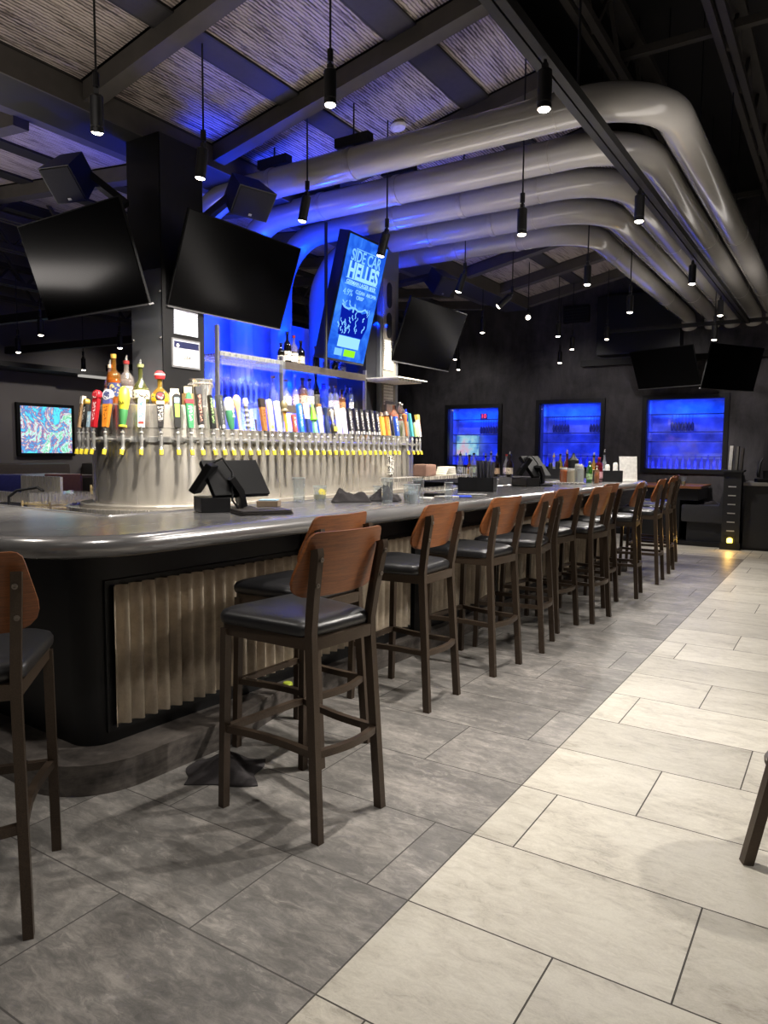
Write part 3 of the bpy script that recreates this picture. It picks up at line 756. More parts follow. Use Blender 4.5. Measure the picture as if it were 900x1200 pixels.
PEND = [
    (-3.2, 2.36, 2.99, None, 'unlit looking spotlight nearest the top left corner, hanging before the wide spine beam', .30, -.64, PB * .9),
    (-3.28, 3.12, 3.02, None, 'tilted spotlight hanging above the big black television beside the near column', .16, 0, PB * 1.1),
    (-2.28, 3.04, 3.16, None, 'lit spotlight at the top of the photo hanging above the tap tower drum', 0, 0, PB),
    (-3.27, 4.06, 3.02, None, 'tilted spotlight hanging before the second duct over the beer taps', .24, 0, PB * 1.1),
    (-2.98, 4.62, 2.87, None, 'tilted spotlight overlapping the corner of the blue menu screen', .30, 0, PB * 1.1),
    (-1.21, 3.18, 2.94, 'T', 'largest lit spotlight on the track, near the top centre before the first duct', 0, 0, PB * 2.8),
    (-1.89, 4.62, 2.86, None, 'lit spotlight hanging before the fourth duct in the middle of the duct bank', 0, 0, PB),
    (-2.04, 6.53, 2.92, None, 'lit spotlight hanging under the bend of the farthest duct', 0, 0, PB),
    (-1.233, 5.0, 2.94, 'T', 'second lit spotlight along the track, before the bend of the middle duct', 0, 0, PB),
    (-1.259, 7.06, 2.94, 'T', 'third lit spotlight along the track, among the far duct runs', 0, 0, PB),
    (-1.269, 8.82, 2.94, 'T', 'fourth and last lit spotlight near the far end of the track', 0, 0, PB),
    (-3.12, 6.18, 2.91, None, 'blue washed tilted spotlight beside the small speaker past the menu screen', .35, 0, PB * .6),
    (-3.12, 7.17, 2.92, None, 'strongly tilted lit spotlight hanging before the far end of the spine beam', .85, 0.3, PB * .8),
    (-3.37, 8.5, 3.0, None, 'spotlight shining straight towards the viewer in front of the end wall', -1.25, -1.19, 0),
    (-3.27, 9.3, 2.93, FAR, 'lit spotlight hanging over the middle display window, left of the black recess', 0, 0, PB * .7),
    (-1.92, 7.55, 2.83, FAR, 'lit spotlight hanging before the black recessed panel on the end wall', 0, 0, PB),
    (-2.83, 9.98, 2.95, FAR, 'small lit spotlight hanging below and right of the black vent on the end wall', 0, 0, PB * .6),
    (-3.99, 8.53, 2.93, FAR, 'lit spotlight hanging right of the far black television', 0, 0, PB * .6),
    (-3.31, 10.0, 2.85, FAR, 'lower small lit spotlight on the end wall between the first two windows', 0, 0, PB * .5),
    (-3.69, 10.6, 2.75, FAR, 'lowest small lit spotlight above the middle window', 0, 0, PB * .5),
    (-5.23, 10.2, 2.85, FAR, 'small lit spotlight just right of the far television corner', 0, 0, PB * .5),
    (-5.42, 10.7, 2.75, FAR, 'tiny lit spotlight above the window nearest the tap tower', 0, 0, PB * .5),
    (-1.36, 9.1, 2.72, FAR, 'small lit spotlight between the two televisions on the end wall', 0, 0, PB * .6),
    (-7.5, 4.75, 2.66, 3.5, 'lit spotlight below the left television, over the booths', 0, 0, PB * .8),
    (-7.6, 5.85, 2.66, 3.5, 'lit spotlight left of the near column, under the television edge', 0, 0, PB * .8),
    (-8.36, 5.0, 2.56, 3.4, 'lit spotlight at the left edge under the dark beams', 0, 0, PB * .8),
    (-9.4, 6.6, 2.56, 3.4, 'lit spotlight hanging above the bottles on the tower drum', 0, 0, PB * .8),
]
for i, (x, y, z, zt, lab, ti, az, pw) in enumerate(PEND):
    if zt == 'T': zz = 3.075
    elif zt is None: zz = wz(x)
    else: zz = zt
    pend(i, x, y, z, zz, lab, ti, az, pw)
# unseen lamps without fixtures, added behind and beside the camera to light the room
for x, y, p in ((-1.24, 1.2, .8), (-1.24, -.6, .8), (-1.24, -2.2, .8), (.8, 3.62, 1.9), (.9, 1.0, .5), (.9, 6.2, 1.0), (.9, 9.0, 1.0), (.9, -1.4, .8), (-3.3, .9, .8), (-4.9, 1.2, .8), (-6.6, 2.4, .8), (-9.6, 4.4, 1.0), (-9.8, 8.5, 1.0)):
    spot('spot_lamp', (x, y, 2.87), PB * p, 110, target=(x, y, 0))
# unseen spots added outside the view to brighten the bar front
for x, y, tx, ty, p in ((.3, 4.4, -2.5, 2.2, 3.8), (.9, 3.4, -2.4, 3.6, .8), (.9, 4.4, -2.2, 5.0, 1.0), (.9, 6.6, -2.1, 7.2, 1.0)):
    spot('spot_lamp', (x, y, 2.87), PB * p, 60, target=(tx, ty, .5))
# added spots without fixtures, giving the seats sheen and brightening the booth
for x, y, tx, ty, p in ((-1.9, 10.2, -2.0, 7.2, 1.0), (-1.3, 10.9, -1.8, 8.2, .9), (-2.4, 9.4, -2.0, 5.6, 1.0), (-2.0, 10.6, -1.7, 11.7, 1.6)): spot('spot_lamp', (x, y, 2.95), PB * p, 65, target=(tx, ty, .8))
# added spots without fixtures that brighten the tap tower
for y in (2.5, 3.3, 4.2, 5.1, 6.0): spot('spot_lamp', (-2.55, y, 3.0), PB * 3.6, 72, (1, .91, .78), target=(-3.75, y + .25, 1.35), rad=.03)
# added upward fill imitating bounce light from below; no fixtures there
for x, y0, y1, pw in ((-1.24, -2.4, 2.4, 10), (-1.24, 2.6, 6.4, 10), (-1.24, 6.6, 10.4, 8), (-6.3, 1.0, 4.0, 18), (-3.0, .4, 2.2, 10)):
    o = area('fill_uplight', (x, (y0 + y1) / 2, 2.5), (x - .5 if x > -2 else x + .3, (y0 + y1) / 2, 4.6), .35, y1 - y0, pw, (1, .92, .86)); o.data.specular_factor = .0
# added fill spots brightening the end wall and the booth wall
for x in (-6, -4, -2.2, -.4): spot('wall_fill_spot', (x, 10.7, 3.0), PB * .3, 90, target=(x, 12.4, 1.9))
for y in (3.5, 5.5, 7.5, 9.5): spot('wall_fill_spot', (-9.3, y, 2.9), PB * .55, 95, target=(-11, y, 1.6))
# added fill spots over the bottles on the far leg of the bar
for x in (-3.8, -2.9, -2.2): spot('spot_lamp', (x, 7.2, 3.0), PB * 1.5, 60, target=(x, 8.1, 1.1))
# ------------------------------------------------------------------ tap tower
TC = (-4.05, 3.44, 6.04)      # x, y of the near and far drum centre
def race(r, seg=20):
    P = []
    for k in range(seg + 1): a = pi + pi * k / seg; P.append((TC[0] + r * cos(a), TC[1] + r * sin(a)))
    for k in range(seg + 1): a = pi * k / seg; P.append((TC[0] + r * cos(a), TC[2] + r * sin(a)))
    return P
tw = empty('tap_tower', (0, 0, 0), 0, 'long stainless steel beer tap tower with rounded drum ends behind the bar', 'tap tower')
def shell(prof, name, mat, sm=40):
    m = MB(); rs = []
    for r, z in prof: rs.append([m.bm.verts.new((x, y, z)) for x, y in race(r)])
    for a, b in zip(rs, rs[1:]):
        for k in range(len(a)): m.bm.faces.new((a[k], a[(k + 1) % len(a)], b[(k + 1) % len(b)], b[k]))
    m.bm.faces.new(rs[-1])
    return m.build(name, mat, tw, sm)
shell([(.45, .98), (.45, 1.50), (.44, 1.505)], 'tower_wall', M['drum'])
shell([(.451, 1.405), (.461, 1.408), (.461, 1.442), (.451, 1.445)], 'tap_rail', M['chrome'])
shell([(.62, 0), (.62, .985), (.60, .985), (.60, .975), (.44, .975)], 'base_cabinet', M['steel'])
shell([(.535, .975), (.535, 1.0), (.53, 1.005), (.45, 1.005)], 'base_ring', plain('#bdb8b0', .3, .75, .01, 3))
for yc, nm in ((TC[1], 'near'), (TC[2], 'far')):
    P = [(TC[0] + .452 * cos(2 * pi * k / 48), yc + .452 * sin(2 * pi * k / 48)) for k in range(48)]
    m = MB(); rs = [[m.bm.verts.new((x, y, z)) for x, y in P] for z in (1.50, 1.645)]
    P2 = [(TC[0] + .44 * cos(2 * pi * k / 48), yc + .44 * sin(2 * pi * k / 48)) for k in range(48)]
    rs.append([m.bm.verts.new((x, y, 1.65)) for x, y in P2])
    for a, b in zip(rs, rs[1:]):
        for k in range(48): m.bm.faces.new((a[k], a[(k + 1) % 48], b[(k + 1) % 48], b[k]))
    m.bm.faces.new(rs[-1]); m.build('drum_top', M['drum'], tw, 40)
# base ribs and seams along the straight side
for y in (4.181, 5.003, 5.75): MB().bb((-3.601, y - .008, 1.0), (-3.594, y + .008, 1.5)).build('seam_strip', M['steel'], tw, 0)
MB().bb((-3.6, 5.71, 1.14), (-3.585, 5.78, 1.33)).build('sign_strip', mat_print('#e8e6e0', '#33312c', 60), tw, 0)
# ------------------------------------------------------------------ beer taps
def front(M4=None): return M4
def tap_unit(ang):
    pass
FB = [(.012, -.07), (.013, -.05), (.010, -.04), (.012, -.02), (.013, .01), (.010, .03), (.014, .035), (.014, .042), (.007, .05), (.007, .062), (.0, .062)]
def base_parts(t):
    m = MB(); m.lathe(FB, 12)
    m.tube([(0, 0, 0), (0, .096, 0)], .009, 10); m.tube([(0, .084, 0), (0, .096, 0)], .019, 14)
    m.tube([(0, -.006, -.055), (0, -.014, -.068)], .0085, 10)
    m.build('faucet', M['chrome'], t, 40)
    MB().tube([(0, -.012, -.064), (0, -.020, -.096)], [.0135, .0125], 12).build('spout_cap', M['yellow'], t, 40)
def hmat(c): return plain(c, .4, 0, .05, 40)
TILT = Matrix.Translation((0, 0, .055)) @ Matrix.Rotation(radians(-9), 4, 'X')
def h_paddle(t, col, w0=.030, w1=.045, h=.23, th=.020, strip=None, top=None, topcol=None, stripw=.55, name='handle', z0=.02):
    P = [(-w0 / 2, z0), (w0 / 2, z0)]
    rr = w1 * (.5 if top == 'round' else .12)
    n = 8 if top == 'round' else 3
    for k in range(n + 1): a = k / n * pi / 2; P.append((w1 / 2 - rr + rr * cos(a), h - rr + rr * sin(a)))
    for k in range(n + 1): a = pi / 2 + k / n * pi / 2; P.append((-w1 / 2 + rr + rr * cos(a), h - rr + rr * sin(a)))
    MB().prism(P, -th / 2, th / 2, TILT @ XZ).build(name, hmat(col), t, 40)
    MB().lathe([(.008, -.002), (.010, .01), (.010, .022), (0, .022)], 10, (0, 0, 0), TILT).build('ferrule', M['chrome'], t)
    if strip:
        sw0, sw1 = w0 * stripw, w1 * stripw
        Q = [(-sw0 / 2, z0 + .035), (sw0 / 2, z0 + .035), (sw1 / 2, h - .02), (-sw1 / 2, h - .02)]
        MB().prism(Q, th / 2, th / 2 + .0015, TILT @ XZ).build('lettering_panel', mat_print(col if isinstance(strip, str) else strip[0], strip if isinstance(strip, str) else strip[1], 95, thr=.5), t, 0)
    if topcol: MB().prism([(-w1 * .52, h - .045), (w1 * .52, h - .045), (w1 * .54, h + .004), (-w1 * .54, h + .004)], -th * .6, th * .6, TILT @ XZ).build('handle_top', hmat(topcol), t, 0)
def h_round(t, col, prof, cap=None, capz=0, name='handle'):
    MB().lathe(prof, 16, (0, 0, 0), TILT).build(name, hmat(col), t, 50)
def h_badge(t, col, z, r, col2=None, th=.016):
    Mx = TILT @ Matrix.Translation((0, 0, z)) @ Matrix.Rotation(pi / 2, 4, 'X')
    MB().lathe([(0, -th), (r * .9, -th), (r, -th * .7), (r, th * .7), (r * .9, th), (0, th)], 24, (0, 0, 0), Mx).build('badge', hmat(col), t, 40)
    if col2: MB().lathe([(0, th), (r * .68, th), (r * .66, th + .002), (0, th + .002)], 20, (0, 0, 0), Mx).build('badge_face', mat_print(col2, '#f2efe8', 60, thr=.56), t, 40)
def ring_(t, col, z0, z1, r):
    MB().lathe([(0, z0), (r, z0), (r, z1), (0, z1)], 14, (0, 0, 0), TILT).build('band', hmat(col), t, 40)
def letters(t, s, size, z, mat, y=-.014, vert=False):
    B_ = TILT @ Matrix.Translation((0, y, 0)) @ Matrix.Rotation(pi / 2, 4, 'X')
    if vert:
        for i, ch in enumerate(s): text_obj(ch, size, mat, t, TILT @ Matrix.Translation((0, y, z - i * size * .8)) @ Matrix.Rotation(pi / 2, 4, 'X'))
    else: text_obj(s, size, mat, t, TILT @ Matrix.Translation((0, y, z)) @ Matrix.Rotation(pi / 2, 4, 'X'))
SPIN = [(0, .02), (.010, .02), (.013, .08), (.017, .15), (.014, .19), (.02, .2), (.026, .225), (.02, .25), (0, .253)]
HOP = [(0, .02), (.014, .02), (.02, .05), (.026, .1), (.027, .14), (.02, .19), (.01, .215), (0, .22)]
def black(t, ink='#e8e6e0', h=.235, w=.046): h_paddle(t, '#131315', .034, w, h, .026, ink, None, None, .5); ring_(t, '#d8d6d0', .022, .045, .019)
TAPS = [
 (-4.197, 2.900, -105.2, lambda t: (h_paddle(t, '#c9a57c', .028, .036, .22, .02, '#5b4630', None, '#e6e0d4')), 'pale wood handle with white tip, at the far left of the drum'),
 (-4.133, 2.886, -98.5, lambda t: (h_paddle(t, '#141414', .028, .034, .17, .022, '#e8e6e0'), h_badge(t, '#c9a24a', .185, .02)), 'black white-lettered handle with gold top, at the left of the drum'),
 (-4.075, 2.880, -92.6, lambda t: h_paddle(t, '#a8c6d8', .024, .028, .12, .016, '#e8f0f4'), 'short pale blue handle hidden beside the red handle'),
 (-4.02, 2.881, -87.0, lambda t: (h_paddle(t, '#b81f2b', .032, .050, .20, .026, '#f0d8d8'), h_badge(t, '#b81f2b', .225, .032, '#c22a35')), 'bright red handle topped by a round red disc'),
 (-3.921, 2.895, -76.7, lambda t: (h_paddle(t, '#d9862b', .034, .052, .17, .026, '#8f5416', z0=.02), h_paddle(t, '#5b5f9c', .05, .056, .195, .027, name='collar', z0=.165), h_badge(t, '#d6d8e6', .222, .036, '#4a5078')), 'orange tapered handle under an oval blue badge'),
 (-3.808, 2.935, -64.4, lambda t: (h_round(t, '#3f7f4a', HOP), h_round(t, '#e3d63a', [(r * 1.25 + .001, z + .075) for r, z in HOP if z > .03 and z < .2] + [(0, .28)], name='hop_cone'), ring_(t, '#e3d63a', .02, .03, .026), letters(t, 'DA', .030, .165, M['black'], -.036)), 'yellow and green hop cone handle lettered in black'),
 (-3.708, 2.997, -52.4, lambda t: (h_paddle(t, '#dfe3e6', .040, .042, .20, .016, '#5f9fc4', stripw=.7), h_paddle(t, '#b8453c', .034, .034, .055, .019, name='red_block', z0=.04), ), 'white rectangular handle printed in blue and red'),
 (-3.623, 3.078, -40.3, lambda t: (h_paddle(t, '#1a1718', .032, .046, .17, .026, '#efe9df', stripw=.75), h_paddle(t, '#d8c9a8', .046, .05, .185, .028, name='collar', z0=.165), h_badge(t, '#2a2224', .215, .03, '#a8323a')), 'black lettered handle with round red badge on top'),
 (-3.564, 3.162, -29.7, lambda t: (h_paddle(t, '#161819', .034, .050, .235, .026, None, 'round'), h_paddle(t, '#8fc04a', .026, .03, .17, .028, name='green_panel', z0=.085), h_paddle(t, '#9fb7c2', .03, .034, .21, .0285, name='grey_panel', z0=.175)), 'black rounded handle with lime green and grey panels'),
 (-3.528, 3.238, -21.1, lambda t: (h_paddle(t, '#2f7d4f', .032, .046, .18, .024, '#d8ead8', z0=.02), h_paddle(t, '#b8323a', .052, .056, .205, .028, name='red_band', z0=.178), h_paddle(t, '#3f9460', .04, .022, .25, .024, None, 'round', name='handle_top', z0=.2)), 'green handle crossed by a red band'),
 (-3.506, 3.306, -13.8, lambda t: (h_paddle(t, '#161314', .032, .040, .285, .024, '#c98a78', None, '#3c3c40'), ring_(t, '#d8d6d0', .022, .04, .019)), 'tall black handle with rust red lettering before the steel bucket'),
 (-3.492, 3.398, -4.3, lambda t: (h_paddle(t, '#17191a', .036, .026, .24, .022, '#9cc27a')), 'black handle narrowing upwards with green lettering'),
 (-3.49, 3.480, 0, lambda t: (h_paddle(t, '#3d4042', .036, .048, .245, .03, '#8f9294', stripw=.25), ring_(t, '#d8d6d0', .022, .045, .019)), 'dark grey slab handle right of the steel bucket'),
 (-3.49, 3.565, 0, lambda t: (h_round(t, '#3e7d5c', [(r * 1.1, z) for r, z in HOP]), h_round(t, '#e5ece6', [(0, .12), (.024, .125), (.034, .17), (.030, .21), (.018, .235), (0, .24)], name='white_leaves'), letters(t, 'IPA', .034, .16, M['white'], -.034, True)), 'green and white hop handle with white letters'),
 (-3.49, 3.645, 0, lambda t: (h_round(t, '#cfa884', [(0, .02), (.009, .02), (.012, .1), (.016, .16), (.024, .185), (.026, .23), (.016, .255), (0, .26)]), h_badge(t, '#d8c4a8', .225, .026, '#c4282f')), 'pale wooden spoon handle with red disc'),
 (-3.49, 3.728, 0, lambda t: [h_round(t, '#c9c8c4', [(0, .02), (.012, .02), (.014, .2), (.02, .215), (.016, .24), (0, .245)])] + [ring_(t, '#5a5a58', .03 + k * .035, .045 + k * .035, .018) for k in range(5)], 'grey handle ringed with dark bands like stacked pieces'),
 (-3.49, 3.809, 0, lambda t: h_round(t, '#4a4642', [(0, .02), (.007, .02), (.007, .085), (.010, .095), (0, .1)]), 'bare thin metal lever without a handle'),
 (-3.49, 3.892, 0, lambda t: (h_paddle(t, '#9a6234', .034, .044, .19, .026, '#50301a', z0=.02), h_paddle(t, '#2c2422', .048, .05, .25, .028, name='handle_top', z0=.188)), 'brown wooden block handle with dark square top'),
 (-3.49, 3.970, 0, lambda t: (h_paddle(t, '#e2cfae', .038, .044, .25, .02, None, 'round'), h_paddle(t, '#7d8f5a', .026, .026, .06, .023, name='small_label', z0=.035)), 'tall pale wooden slab handle with small green mark'),
 (-3.49, 4.054, 0, lambda t: (h_paddle(t, '#e8ecf0', .034, .046, .24, .02, '#4f86bc')), 'white handle with blue lettering left of the golden handle'),
 (-3.49, 4.133, 0, lambda t: (h_round(t, '#d99a2e', [(0, .02), (.014, .02), (.012, .14), (.016, .165), (0, .165)]), h_round(t, '#6e6448', [(0, .165), (.034, .17), (.02, .19), (.03, .22), (.012, .25), (0, .25)], name='carved_top')), 'golden handle with flared carved top'),
 (-3.49, 4.229, 0, lambda t: h_paddle(t, '#a8564a', .034, .036, .15, .022, '#e8d8d0'), 'short reddish brown rectangular handle'),
 (-3.49, 4.308, 0, lambda t: (h_paddle(t, '#2f6fc0', .036, .052, .24, .022, '#cfe0f4', 'round'), ), 'rounded bright blue oar handle'),
 (-3.49, 4.393, 0, lambda t: (h_paddle(t, '#23346e', .030, .034, .13, .022), h_paddle(t, '#eee9e6', .036, .046, .245, .022, '#c85a5a', name='handle_top', z0=.125)), 'white over navy handle with red print'),
 (-3.49, 4.473, 0, lambda t: (h_paddle(t, '#7ab89a', .040, .034, .12, .022, '#e6f0ea'), h_round(t, '#6fc22e', [(0, .1), (.03, .12), (.016, .19), (.006, .25), (0, .26)], name='green_fin')), 'vivid green pointed fin handle'),
 (-3.49, 4.554, 0, lambda t: (h_paddle(t, '#e6e2da', .026, .040, .225, .02, '#b8b4aa'), h_paddle(t, '#7a5a34', .044, .044, .25, .022, name='handle_top', z0=.228)), 'slim white handle with brown top'),
 (-3.49, 4.632, 0, lambda t: h_round(t, '#1c2a4e', [(0, .02), (.02, .02), (.024, .09), (.014, .14), (.012, .17), (.02, .2), (.022, .22), (0, .235)]), 'navy blue curved bottle shaped handle'),
 (-3.49, 4.714, 0, lambda t: (h_round(t, '#24221e', [(0, .02), (.024, .02), (.026, .08), (.012, .11), (0, .11)]), h_round(t, '#e0d8c8', [(0, .1), (.010, .11), (.014, .18), (.02, .2), (0, .22)], name='handle_top'), h_paddle(t, '#e6d24a', .036, .036, .07, .054, name='yellow_label', z0=.035)), 'dark bottle handle with yellow label'),
 (-3.49, 4.795, 0, lambda t: (h_paddle(t, '#ece4dc', .034, .046, .25, .022, '#c8503c', stripw=.4)), 'tall white handle with red stripe, right of the yellow labelled bottle handle'),
 (-3.49, 4.874, 0, lambda t: (h_paddle(t, '#efeaea', .030, .050, .235, .022, '#c0525e', 'round', stripw=.6)), 'white round-topped handle with pink red print, last before the black handles'),
 (-3.49, 4.955, 0, lambda t: black(t), 'black slab handle, first in the run of six black handles'),
 (-3.49, 5.050, 0, lambda t: (black(t, '#f2f0ea', .24, .05)), 'black slab handle, second in the run of six black handles'),
 (-3.49, 5.129, 0, lambda t: black(t, '#cfccc4'), 'black slab handle, third in the run of six black handles'),
 (-3.49, 5.210, 0, lambda t: black(t, '#f2f0ea', .235, .054), 'black slab handle, fourth in the run of six black handles'),
 (-3.49, 5.293, 0, lambda t: black(t, '#d8d4cc', .235, .044), 'black slab handle, fifth in the run of six black handles'),
 (-3.49, 5.372, 0, lambda t: black(t, '#e4e0d8', .23, .04), 'black slab handle, last in the run of six black handles'),
 (-3.49, 5.451, 0, lambda t: (h_paddle(t, '#d8a83c', .036, .046, .19, .024, '#6f9a3c'), h_round(t, '#5d4a34', [(0, .18), (.026, .19), (.016, .22), (0, .23)], name='carved_top')), 'yellow handle with green print beside the orange carved handle'),
 (-3.49, 5.533, 0, lambda t: (h_paddle(t, '#d88434', .040, .050, .20, .026, '#8a4a18'), h_round(t, '#4e463e', [(0, .19), (.034, .2), (.02, .235), (0, .24)], name='carved_top')), 'orange carved handle with dark top'),
 (-3.49, 5.615, 0, lambda t: h_round(t, '#1b1b20', [(0, .02), (.012, .02), (.016, .12), (.012, .2), (0, .21)]), 'slim black handle right of the orange carved handle'),
 (-3.49, 5.689, 0, lambda t: (h_paddle(t, '#2a50b4', .040, .044, .2, .024, '#e4e6f0', stripw=.5)), 'blue and white rectangular handle on the far drum'),
 (-3.49, 5.857, 0, lambda t: (h_round(t, '#a8683c', [(0, .02), (.010, .02), (.012, .15), (.024, .19), (.026, .22), (0, .24)])), 'brown wooden paddle handle on the far drum'),
 (-3.49, 5.952, 0, lambda t: (h_paddle(t, '#3f9aa4', .034, .026, .24, .024, None, 'round')), 'teal narrow handle on the far drum'),
 (-3.49, 6.033, 0, lambda t: (h_round(t, '#a8c88a', [(0, .02), (.022, .02), (.02, .1), (.014, .15), (0, .16)])), 'short pale green handle on the far drum'),
 (-3.494, 6.106, 6.7, lambda t: (h_paddle(t, '#ece6e0', .044, .052, .23, .026, '#b8323a', None, '#d8c060', .7)), 'white and red yellow-tipped handle at the right tower end'),
]
for x, y, a, f, lab in TAPS:
    t = empty('beer_tap', (x, y, 1.425), (0, 0, radians(a) + pi / 2), 'beer tap with ' + lab, 'beer tap', 'beer taps around the steel tower')
    base_parts(t); f(t)

# ------------------------------------------------------------------ bottles and glasses
def bottle(name, loc, h, r, kind='std', col='#ffffff', liquid=None, label=None, cap='#1c1c1c', pour=False, lab='', group=None, labelink='#5a5550', opac=.14, cat='bottle', seg=16):
    t = empty(name, loc, (0, 0, random.uniform(-.4, .4)), lab, cat, group)
    sh = {'std': [(.92, 0), (1, .02), (1, .60), (.92, .66), (.36, .78), (.32, .82), (.32, .97), (.36, .97), (.36, 1.0)],
          'square': [(.95, 0), (1, .015), (1, .58), (.9, .64), (.40, .70), (.36, .74), (.36, .96), (.4, .97), (.4, 1.0)],
          'round': [(.7, 0), (.95, .06), (1, .22), (.95, .40), (.6, .54), (.3, .62), (.27, .66), (.27, .96), (.33, .97), (.33, 1.0)],
          'tall': [(.92, 0), (1, .015), (1, .52), (.9, .60), (.42, .76), (.36, .80), (.36, .97), (.4, .98), (.4, 1.0)],
          'slim': [(.95, 0), (1, .015), (1, .70), (.8, .78), (.42, .84), (.4, .97), (.44, .98), (.44, 1.0)]}[kind]
    P = [(0, 0)] + [(r * a, h * b) for a, b in sh] + [(0, h)]
    MB().lathe(P, seg).build('glass_body', glass(col, .10, opac) if opac < .9 else plain(col, .15, 0, .03), t, 40)
    if liquid:
        lv = .5
        MB().lathe([(0, h * .02)] + [(r * .93 * max(.3, a), h * b) for a, b in sh if .015 <= b <= .64 and b < .6] + [(r * .9 * (sh[2][0]), h * lv), (0, h * lv)] if False else [(0, .006), (r * .9, .006), (r * .93, h * .03), (r * .93, h * lv), (0, h * lv)] if kind != 'round' else [(0, .006), (r * .66, .006), (r * .88, h * .08), (r * .94, h * .22), (r * .9, h * .36), (0, h * .36)], seg).build('liquid', plain(liquid, .2, 0, .03), t, 50)
    if label:
        k = 1.0 if kind != 'round' else .985
        MB().lathe([(r * k, h * .16), (r * k + .0012, h * .16), (r * k + .0012, h * .44), (r * k, h * .44)] if kind != 'round' else [(r * .93, h * .06), (r * 1.012, h * .2), (r * 1.012, h * .28), (r * .93, h * .41)], seg).build('label', mat_print(label, labelink, 70, thr=.57), t, 40)
    MB().lathe([(0, h * .955), (r * .40, h * .955), (r * .42, h * 1.035), (0, h * 1.04)], 12).build('cap', plain(cap, .4), t, 40)
    if pour:
        MB().tube([(0, 0, h * 1.03), (0, 0, h * 1.10), (.006, 0, h * 1.16)], [.009, .007, .004], 8).build('pourer', M['chrome'], t)
    return t
G = 'bottles on the near drum of the tap tower'
bottle('spirit_bottle', (-4.20, 3.15, 1.651), .265, .040, 'tall', '#f4d8d0', '#a8261c', '#e8dcd4', '#d8c8b0', True, 'red filled bottle, leftmost of the bottles on the near tower drum', G)
t = bottle('spirit_bottle', (-4.03, 3.05, 1.651), .31, .044, 'square', '#e0a040', '#b4661c', '#2b3a6a', '#caa04a', False, 'amber whiskey bottle with slanted dark label on the near tower drum', G, '#c8a860')
bottle('spirit_bottle', (-4.096, 3.20, 1.651), .29, .050, 'std', '#e4d8d0', '#3a1a10', '#e6e4e0', '#8a2c2c', True, 'dark spirit bottle with white label and red neck on the near tower drum', G)
bottle('spirit_bottle', (-3.85, 3.115, 1.651), .245, .054, 'round', '#9aa05a', '#7d8440', '#e4e0cc', '#8a8f60', True, 'squat olive green bottle on the near tower drum', G)
t = bottle('spirit_bottle', (-3.775, 3.205, 1.651), .175, .056, 'round', '#f0d060', '#c98a28', '#e8c020', '#b83030', False, 'round bottle with yellow label and red striped cap on the near tower drum', G)
MB().lathe([(0, .165), (.030, .165), (.034, .18), (.033, .20), (.018, .215), (0, .217)], 16).build('red_cap', plain('#c23236', .5), t)
MB().lathe([(.0335, .187), (.0345, .189), (.0345, .195), (.0335, .197)], 16).build('cap_stripe', M['white'], t)
def crate(x, y, z, s, col, nm, lab, cat, rz=0, lip=True):
    t = empty(nm, (x, y, z), rz, lab, cat)
    m = MB(); sx, sy, h = s; th = .006
    m.bb((-sx / 2, -sy / 2, 0), (sx / 2, sy / 2, th)); m.bb((-sx / 2, -sy / 2, 0), (-sx / 2 + th, sy / 2, h)); m.bb((sx / 2 - th, -sy / 2, 0), (sx / 2, sy / 2, h))
    m.bb((-sx / 2, -sy / 2, 0), (sx / 2, -sy / 2 + th, h)); m.bb((-sx / 2, sy / 2 - th, 0), (sx / 2, sy / 2, h)); m.build('tray', col, t, 0)
    return t
cr = crate(-3.768, 3.318, 1.651, (.068, .068, .085), plain('#d8d2c6', .4, .3), 'napkin_holder', 'pale metal napkin holder beside the yellow bottle on the near drum', 'napkin holder', .9)
MB().bb((-.026, -.026, .006), (.026, .026, .11)).build('napkins', plain('#ead9b4', .8), cr, 0)
cr = crate(-3.688, 3.36, 1.651, (.06, .06, .08), plain('#a88a5c', .5), 'straw_box', 'small tan box of cream straws left of the steel bucket', 'box', 1.2)
for q in range(10): MB().tube([(-.018 + .009 * (q % 5), -.012 + .02 * (q // 5), .006), (-.019 + .0095 * (q % 5), -.013 + .021 * (q // 5), .125)], .004, 6).build('straw', plain('#ecdcb4', .5), cr)
bk = empty('ice_bucket', (-3.705, 3.495, 1.651), 0, 'shiny stainless steel bucket standing on the tap tower', 'bucket')
MB().lathe([(0, 0), (.062, 0), (.078, .17), (.082, .175), (.082, .182), (.076, .182), (.06, .01), (0, .008)], 32).build('body', M['chrome'], bk, 50)
MB().lathe([(.0765, .145), (.080, .148), (.080, .155), (.0775, .158)], 32).build('band', M['steel'], bk)
for s in (-1, 1): MB().tube([(.02 * -1, s * .08, .15), (-.02, s * .1, .14), (.02, s * .1, .14), (.02, s * .08, .15)], .004, 8).build('handle', M['chrome'], bk)
G = 'bottles on the far drum of the tap tower'
bottle('spirit_bottle', (-3.78, 6.06, 1.651), .27, .034, 'tall', '#3a2c14', '#8a5a1c', '#b8862c', '#141414', True, 'tall dark bottle with gold label and black pourer on the far drum', G, opac=.4)
bottle('spirit_bottle', (-3.74, 6.16, 1.65), .17, .036, 'std', '#f0e8e4', '#b03038', '#efe9e4', '#e8e4dc', False, 'short white and red bottle in front on the far drum', G)
bottle('spirit_bottle', (-3.80, 6.22, 1.65), .19, .036, 'std', '#f0e8e4', '#a02830', '#ecd8d8', '#e0dcd4', False, 'white capped red bottle behind on the far drum', G)
bottle('spirit_bottle', (-3.79, 6.32, 1.65), .13, .034, 'slim', '#2038b8', None, None, '#1c2c90', False, 'blue can shaped bottle at the right end of the far drum', G, opac=.95)
bottle('spirit_bottle', (-3.68, 5.92, 1.651), .15, .05, 'round', '#f4d0b8', '#d8805c', None, '#e8dcd0', False, 'squat bottle of orange liquid on the tower before the framed card', G)

